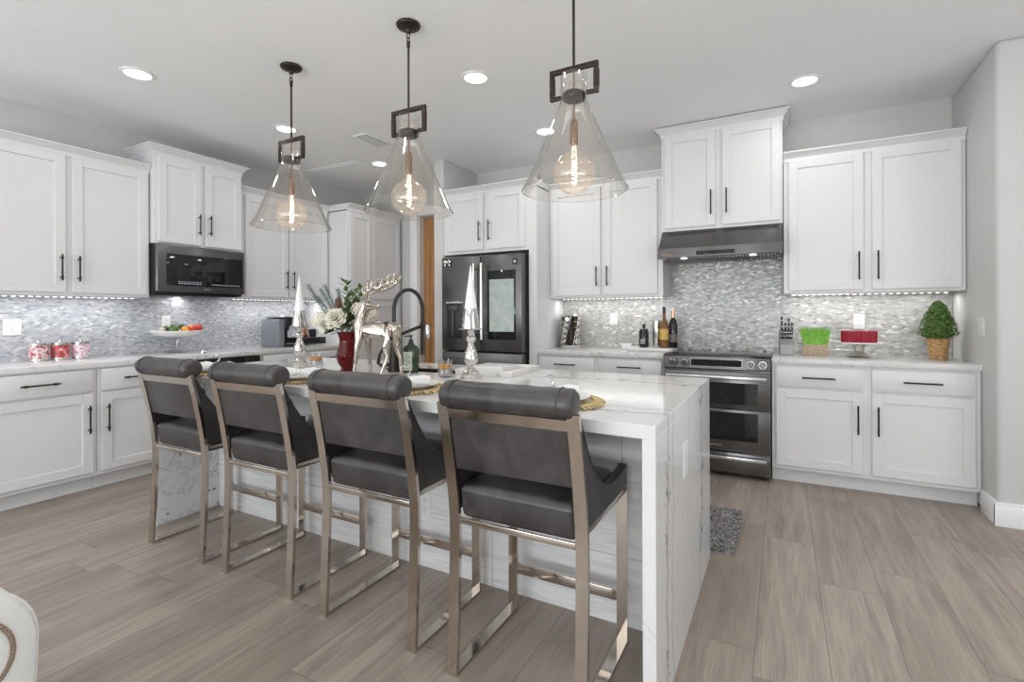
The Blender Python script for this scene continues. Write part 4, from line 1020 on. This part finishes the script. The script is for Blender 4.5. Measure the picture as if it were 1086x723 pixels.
# coffee machine
t = thing('coffee_machine', 'grey and black pod coffee machine on the left counter', 'coffee machine', (-4.62, 3.44, T), R90)
obj('water_tank', MB().box(-.115, -.045, -.13, .15, .0, .285, .010, 3), plain('slate_grey_plastic', (.20, .215, .24), .25), t, 'slate grey side tank')
mb = MB(); mb.box(-.045, .105, .02, .17, 0, .30, .012, 3); mb.box(-.045, .105, -.14, .02, .195, .30, .014, 3); mb.box(-.045, .105, -.15, .02, 0, .030, .006)
obj('body', mb, BLACK, t); obj('lid', MB().box(-.06, .11, -.145, .16, .301, .318, .006), STEEL, t); obj('drip_grid', MB().box(-.03, .09, -.14, .01, .030, .034, .001, 1), STEEL, t)
obj('spout', MB().cyl((.03, -.07, .165), (.03, -.07, .197), .018), DARKGREY, t)
t = thing('pod_drawer', 'low black coffee pod drawer beside the coffee machine', 'drawer box', (-4.62, 3.77, T), R90)
obj('case', MB().box(-.17, .13, -.15, .15, .012, .085, .004), BLACK, t); obj('drawer', MB().box(-.16, .12, -.155, -.15, .018, .080, .002), BLKGLASS, t)
for x in (-.155, .115):
    for y in (-.13, .13): obj('foot', MB().cyl((x, y, 0), (x, y, .012), .010), STEEL, t)
COP = plain('copper', (.80, .42, .28), .22, 1, .05)
def mug(label, y, m_, r=.038, h=.085):
    t = thing('mug', label, 'mug', (-4.60, y, T+.0855), R90)
    obj('cup', MB().lathe([(0, 0), (r*.9, 0), (r, .01), (r, h), (r-.003, h), (r-.004, .012), (0, .008)], seg=24), m_, t)
    obj('handle', MB().tube([(r-.002, 0, h*.8), (r+.022, 0, h*.78), (r+.028, 0, h*.5), (r+.018, 0, h*.28), (r-.002, 0, h*.22)], .004, 8), m_, t)
mug('shiny copper mug on the black pod drawer', 3.70, COP, .05, .10); mug('black mug on the pod drawer, right of the copper one', 3.83, BLACK)
# countertop button
solo('air_switch', MB().lathe([(0, 0), (.022, 0), (.022, .018), (.012, .026), (0, .027)], seg=20), STEEL, 'small silver button on the left counter near the fruit stand', 'button', (-4.40, 2.52, T))

# ---------------------------------------------------------------- counter left of the range
t = thing('spice_rack', 'round revolving chrome spice rack beside the fridge panel', 'spice rack', (-1.835, 4.60, T))
obj('base', MB().lathe([(0, 0), (.10, 0), (.105, .008), (.105, .022), (.095, .028), (0, .028)], seg=40), STEEL, t)
obj('top', MB().lathe([(0, .308), (.098, .308), (.10, .315), (.09, .325), (0, .328)], seg=40), STEEL, t)
obj('column', MB().lathe([(0, .028), (.034, .028), (.034, .308), (0, .308)], seg=20), BLACK, t)
obj('carry_loop', MB().tube([(.055*math.cos(a*math.pi/10), 0, .322+.042*math.sin(a*math.pi/10)) for a in range(11)], .004, 8), STEEL, t)
mb = MB()
for j in range(4):
    for side in (-1, 1):
        pr_ = []
        for i in range(9):
            a = -2.2+j*math.pi/2+i/8*.75+side*.30; pr_.append((.092*math.cos(a), .092*math.sin(a), .028+.28*i/8))
        mb.tube(pr_, .0035, 6)
obj('side_rails', mb, STEEL, t)
jar0 = None
for j in range(4):
    for i in range(5):
        a = -2.2+j*math.pi/2+(i+.5)/5*.75; zc = .058+i*.055; loc = (-1.835+.070*math.cos(a), 4.60+.070*math.sin(a), T+zc)
        if jar0 is None:
            jar0 = thing('spice_jar', 'small spice jar with a chrome cap in the revolving spice rack', 'jar', loc, a, 'spice jars in the revolving rack')
            obj('jar', MB().cyl((-.030, 0, 0), (.012, 0, 0), .021, 16), plain('spice_glass', (.10, .06, .03), .15, 0, .4, 50), jar0)
            obj('cap', MB().tube([(.012, 0, 0), (.030, 0, 0), (.033, 0, 0)], [.0235, .0235, .020], 18), STEEL, jar0)
        else: dup(jar0, loc, a, jar0['label'])
solo('small_dish', MB().box(-.045, .045, -.03, .03, 0, .052, .003), PORC, 'small square white box left of the bottle tray', 'box', (-1.262, 4.57, T))
mb = MB(); outl = []
for cx_, cy_, a0 in ((.16, .10, 0), (-.16, .10, 90), (-.16, -.10, 180), (.16, -.10, 270)):
    for k in range(7): a = math.radians(a0+k*15); outl.append((cx_+.045*math.cos(a), cy_+.045*math.sin(a)))
mb.prism(outl, .006, .030, 'z', .002)
solo('bottle_tray', mb.prism([(x*.9, y*.9) for x, y in outl], 0, .006, 'z'), MARB, 'white marble tray holding bottles beside the range', 'tray', (-1.022, 4.485, T))
zt = T+.0305
DKG = plain('dark_bottle_glass', (.010, .012, .010), .08); AMB = plain('amber_bottle_glass', (.20, .09, .02), .08, 0, .2, 10); GOLDL = plain('golden_label', (.68, .44, .12), .45, 0, .2, 40); WLAB = plain('cream_label', (.70, .66, .58), .5)
t = thing('liqueur_bottle', 'squat black bottle with a pale stopper on the marble tray', 'bottle', (-1.085, 4.47, zt), 0)
obj('bottle', MB().lathe([(0, 0), (.040, 0), (.042, .006), (.042, .135), (.034, .160), (.015, .172), (.014, .205), (0, .205)], seg=24), DKG, t); obj('stopper', MB().lathe([(0, .205), (.016, .205), (.016, .235), (0, .238)], seg=16), WLAB, t)
obj('label', MB().box(-.020, .020, -.0432, -.036, .030, .075, .001, 1), plain('grey_label', (.30, .30, .30), .5), t)
solo('cocktail_shaker', MB().lathe([(0, 0), (.032, 0), (.034, .004), (.038, .235), (.036, .242), (0, .244)], seg=28), STEEL, 'tall plain steel cylinder between the bottles', 'container', (-.978, 4.50, zt))
solo('small_bottle', MB().lathe([(0, 0), (.015, 0), (.016, .035), (.007, .045), (.007, .058), (0, .058)], seg=16), CUPG, 'tiny clear glass bottle at the front of the marble tray', 'bottle', (-1.0, 4.40, zt))
t = thing('whiskey_bottle', 'amber bottle with a golden label on the marble tray', 'bottle', (-.905, 4.455, zt), 0)
obj('bottle', MB().lathe([(0, 0), (.034, 0), (.037, .006), (.037, .19), (.030, .215), (.014, .25), (.0125, .30), (0, .30)], seg=24), AMB, t); obj('cap', MB().lathe([(0, .30), (.014, .30), (.014, .355), (0, .356)], seg=16), BLACK, t)
obj('label', MB().lathe([(.0372, .07), (.0378, .07), (.0378, .165), (.0372, .165)], seg=24, close=True), GOLDL, t)
t = thing('wine_bottle', 'dark green wine bottle at the right end of the marble tray', 'bottle', (-.838, 4.50, zt), 0)
obj('bottle', MB().lathe([(0, 0), (.034, 0), (.037, .006), (.037, .20), (.028, .235), (.014, .262), (.013, .32), (0, .32)], seg=24), DKG, t); obj('foil', MB().lathe([(.0133, .262), (.0150, .262), (.0142, .328), (0, .329)], seg=16), COP, t)
obj('label', MB().lathe([(.0372, .05), (.0378, .05), (.0378, .12), (.0372, .12)], seg=24, close=True), plain('wine_label', (.16, .15, .14), .5), t)

# ---------------------------------------------------------------- counter right of the range
t = thing('knife_block', 'grey knife block beside the range', 'knife block', (.028, 4.50, T), .05)
obj('block', MB().prism([(-.07, 0), (.07, 0), (.07, .165), (.02, .185), (-.045, .115), (-.07, .085)], -.048, .048, 'x', .003), plain('grey_stained_wood', (.26, .26, .27), .45), t)
obj('front_plate', MB().box(-.046, .046, -.0725, -.069, .005, .083, .001, 1), plain('brushed_grey_plate', (.33, .33, .34), .45, .4), t)
def knife(x, y, z, L, lab, first=[None]):
    loc = (.028+x, 4.50+y, T+z)
    if first[0] is None or L != first[0][1]:
        k = thing('kitchen_knife', lab, 'knife', loc, .05, 'knives in the grey block')
        obj('grip', MB().box(-.007, .007, -.010, .010, .0, L, .003), BLACK, k)
        obj('rivets', MB().cyl((0, -.0115, L*.3), (0, .0115, L*.3), .0022, 8).cyl((0, -.0115, L*.7), (0, .0115, L*.7), .0022, 8), STEEL, k)
        first[0] = (k, L)
    else: dup(first[0][0], loc, .05, lab)
knife(-.032, .025, .187, .115, 'tallest black-handled knife, back left of the knife block'); knife(.018, .025, .187, .10, 'black-handled knife, back right of the knife block')
for k, x in enumerate((-.034, -.017, 0, .017, .034)): knife(x, -.035, .128, .072, 'short black-handled steak knife in the front row of the knife block')
for k, x in enumerate((-.006, .040)): knife(x, .0, .165, .085, 'medium black-handled knife, middle row, %s of the knife block' % ('centre', 'right edge')[k])
t = thing('grass_planter', 'bright green artificial grass in a low woven box', 'plant', (.222, 4.50, T))
BASK = plain('woven_tan', (.52, .40, .29), .7, 0, .3, 90); BASK2 = plain('golden_wicker', (.50, .31, .14), .7, 0, .45, 70)
mb = MB()
for k in range(9):
    g_ = .0012*(k % 2); z_ = k*.0095; mb.box(-.084-g_, .084+g_, -.035-g_, .035+g_, z_, z_+.0092, .002, 1)
obj('box', mb, BASK, t)
mb = MB(); random.seed(5)
for k in range(420):
    x, y = random.uniform(-.078, .078), random.uniform(-.030, .030); h_ = random.uniform(.11, .15); a = random.uniform(0, 6.28); ln = random.uniform(.0, .022)+abs(x)*.22
    dx = math.cos(a)*.010+x*.30; dy = math.sin(a)*ln; w_ = .0026
    p = [(x-w_, y, .08), (x+w_, y, .08), (x+dx*.4+w_*.8, y+dy*.4, .08+h_*.55), (x+dx*.4-w_*.8, y+dy*.4, .08+h_*.55)]
    v = [mb.bm.verts.new(q) for q in p]; mb.bm.faces.new(v); tp = mb.bm.verts.new((x+dx, y+dy, .08+h_)); mb.bm.faces.new([v[3], v[2], tp])
obj('grass_blades', mb, plain('grass_green', (.22, .52, .05), .5, 0, .3, 60), t)
t = thing('cake_stand', 'white plate on a clear glass pedestal, right counter', 'cake stand', (.498, 4.46, T))
obj('plate', MB().lathe([(0, .100), (.155, .104), (.160, .108), (.160, .114), (.153, .110), (0, .108)][::-1], seg=48), PORC, t)
obj('pedestal', MB().lathe([(0, 0), (.070, 0), (.072, .006), (.045, .020), (.030, .045), (.034, .075), (.060, .0985), (0, .099)], seg=32), thin_glass('smoky_glass', (.88, .86, .80), .2, .8), t)
mb = MB(); n = 96
ring = lambda r, z_: [((r+(.0035 if k % 2 else 0))*math.cos(k*2*math.pi/n), (r+(.0035 if k % 2 else 0))*math.sin(k*2*math.pi/n), z_) for k in range(n)]
mb.loft([ring(.106, .0), ring(.108, .004), ring(.108, .082), ring(.104, .086)])
solo('cake_tin', mb, plain('crimson_velvet', (.33, .010, .030), .4), 'round deep red ribbed tin on the cake stand', 'tin', (.498, 4.46, T+.1105))
t = thing('topiary', 'small round green topiary in a wicker pot', 'plant', (.952, 4.46, T))
mb = MB()
for k in range(12):
    r0 = .048+.0013*k; mb.lathe([(0, k*.0125), (r0, k*.0125), (r0+.004, k*.0125+.006), (r0, k*.0125+.0125), (0, k*.0125+.0125)], seg=28)
obj('pot', mb, BASK2, t); obj('stem', MB().cyl((0, 0, .14), (0, 0, .30), .006), CONE, t)
mb = MB(); random.seed(9)
for k in range(1500):
    z_ = random.random(); zz = .155+z_*.245; rr_ = .096*min(1, 2.3*(z_+.12)**.6)*(1-z_)**.52*1.28; a = random.uniform(0, 6.28); q = random.uniform(.6, 1)
    c = Vector((rr_*q*math.cos(a), rr_*q*math.sin(a), zz)); d = Vector((math.cos(a), math.sin(a), random.uniform(.2, 1.3)))
    petal_disc(mb, c, d, random.uniform(.009, .015), .5, 3)
mb.ball((0, 0, .25), .06, (1, 1, 1.4), 12)
obj('foliage', mb, plain('topiary_green', (.10, .19, .035), .5, 0, .45, 45), t)

# ---------------------------------------------------------------- armchair at the left edge
FAB = plain('white_upholstery', (.78, .78, .76), .75, 0, .03, 10)
t = thing('armchair', 'white upholstered armchair with bronze nailheads, cut off at the lower left', 'armchair', (-1.60, .382, 0), 0)
def arm(y0):
    r = .145; zc = .462; prof = [(y0-r+.01, .14), (y0-r+.006, .30)]
    for k in range(17): a = math.pi-k*math.pi/16; prof.append((y0+r*math.cos(a), zc-.01+(r+.01)*math.sin(a)))
    prof += [(y0+r-.006, .30), (y0+r-.01, .14)]
    o = obj('arm', MB().prism(prof, -.72, 0, 'x', .03), FAB, t)
    mb = MB()
    for k in range(74):
        a = math.radians(205-k*3.7); mb.ball((.003, y0-.004+.098*math.cos(a), zc-.006+.098*math.sin(a)), .0031, (.8, 1, 1), 8); mb.ball((.003, y0-.004+.0915*math.cos(a+.03), zc-.006+.0915*math.sin(a+.03)), .0026, (.8, 1, 1), 8)
    pass
    obj('nailheads', mb, plain('antique_brass_nails', (.36, .25, .16), .35, .8), o)
    obj('piping', MB().tube([(-.031, p[0]*1.0, p[1]) for p in prof], .004, 6), FAB, o)
arm(0); arm(-.74)
obj('seat', MB().box(-.70, -.02, -.593, -.147, .14, .47, .04, 4), FAB, t); obj('backrest', MB().box(-.86, -.722, -.86, .12, .14, .90, .05, 4), FAB, t)
for x in (-.80, -.05):
    for y in (-.80, .06): obj('leg', MB().cyl((x, y, 0), (x, y, .142), .018, 12, .026), BRONZE, t)
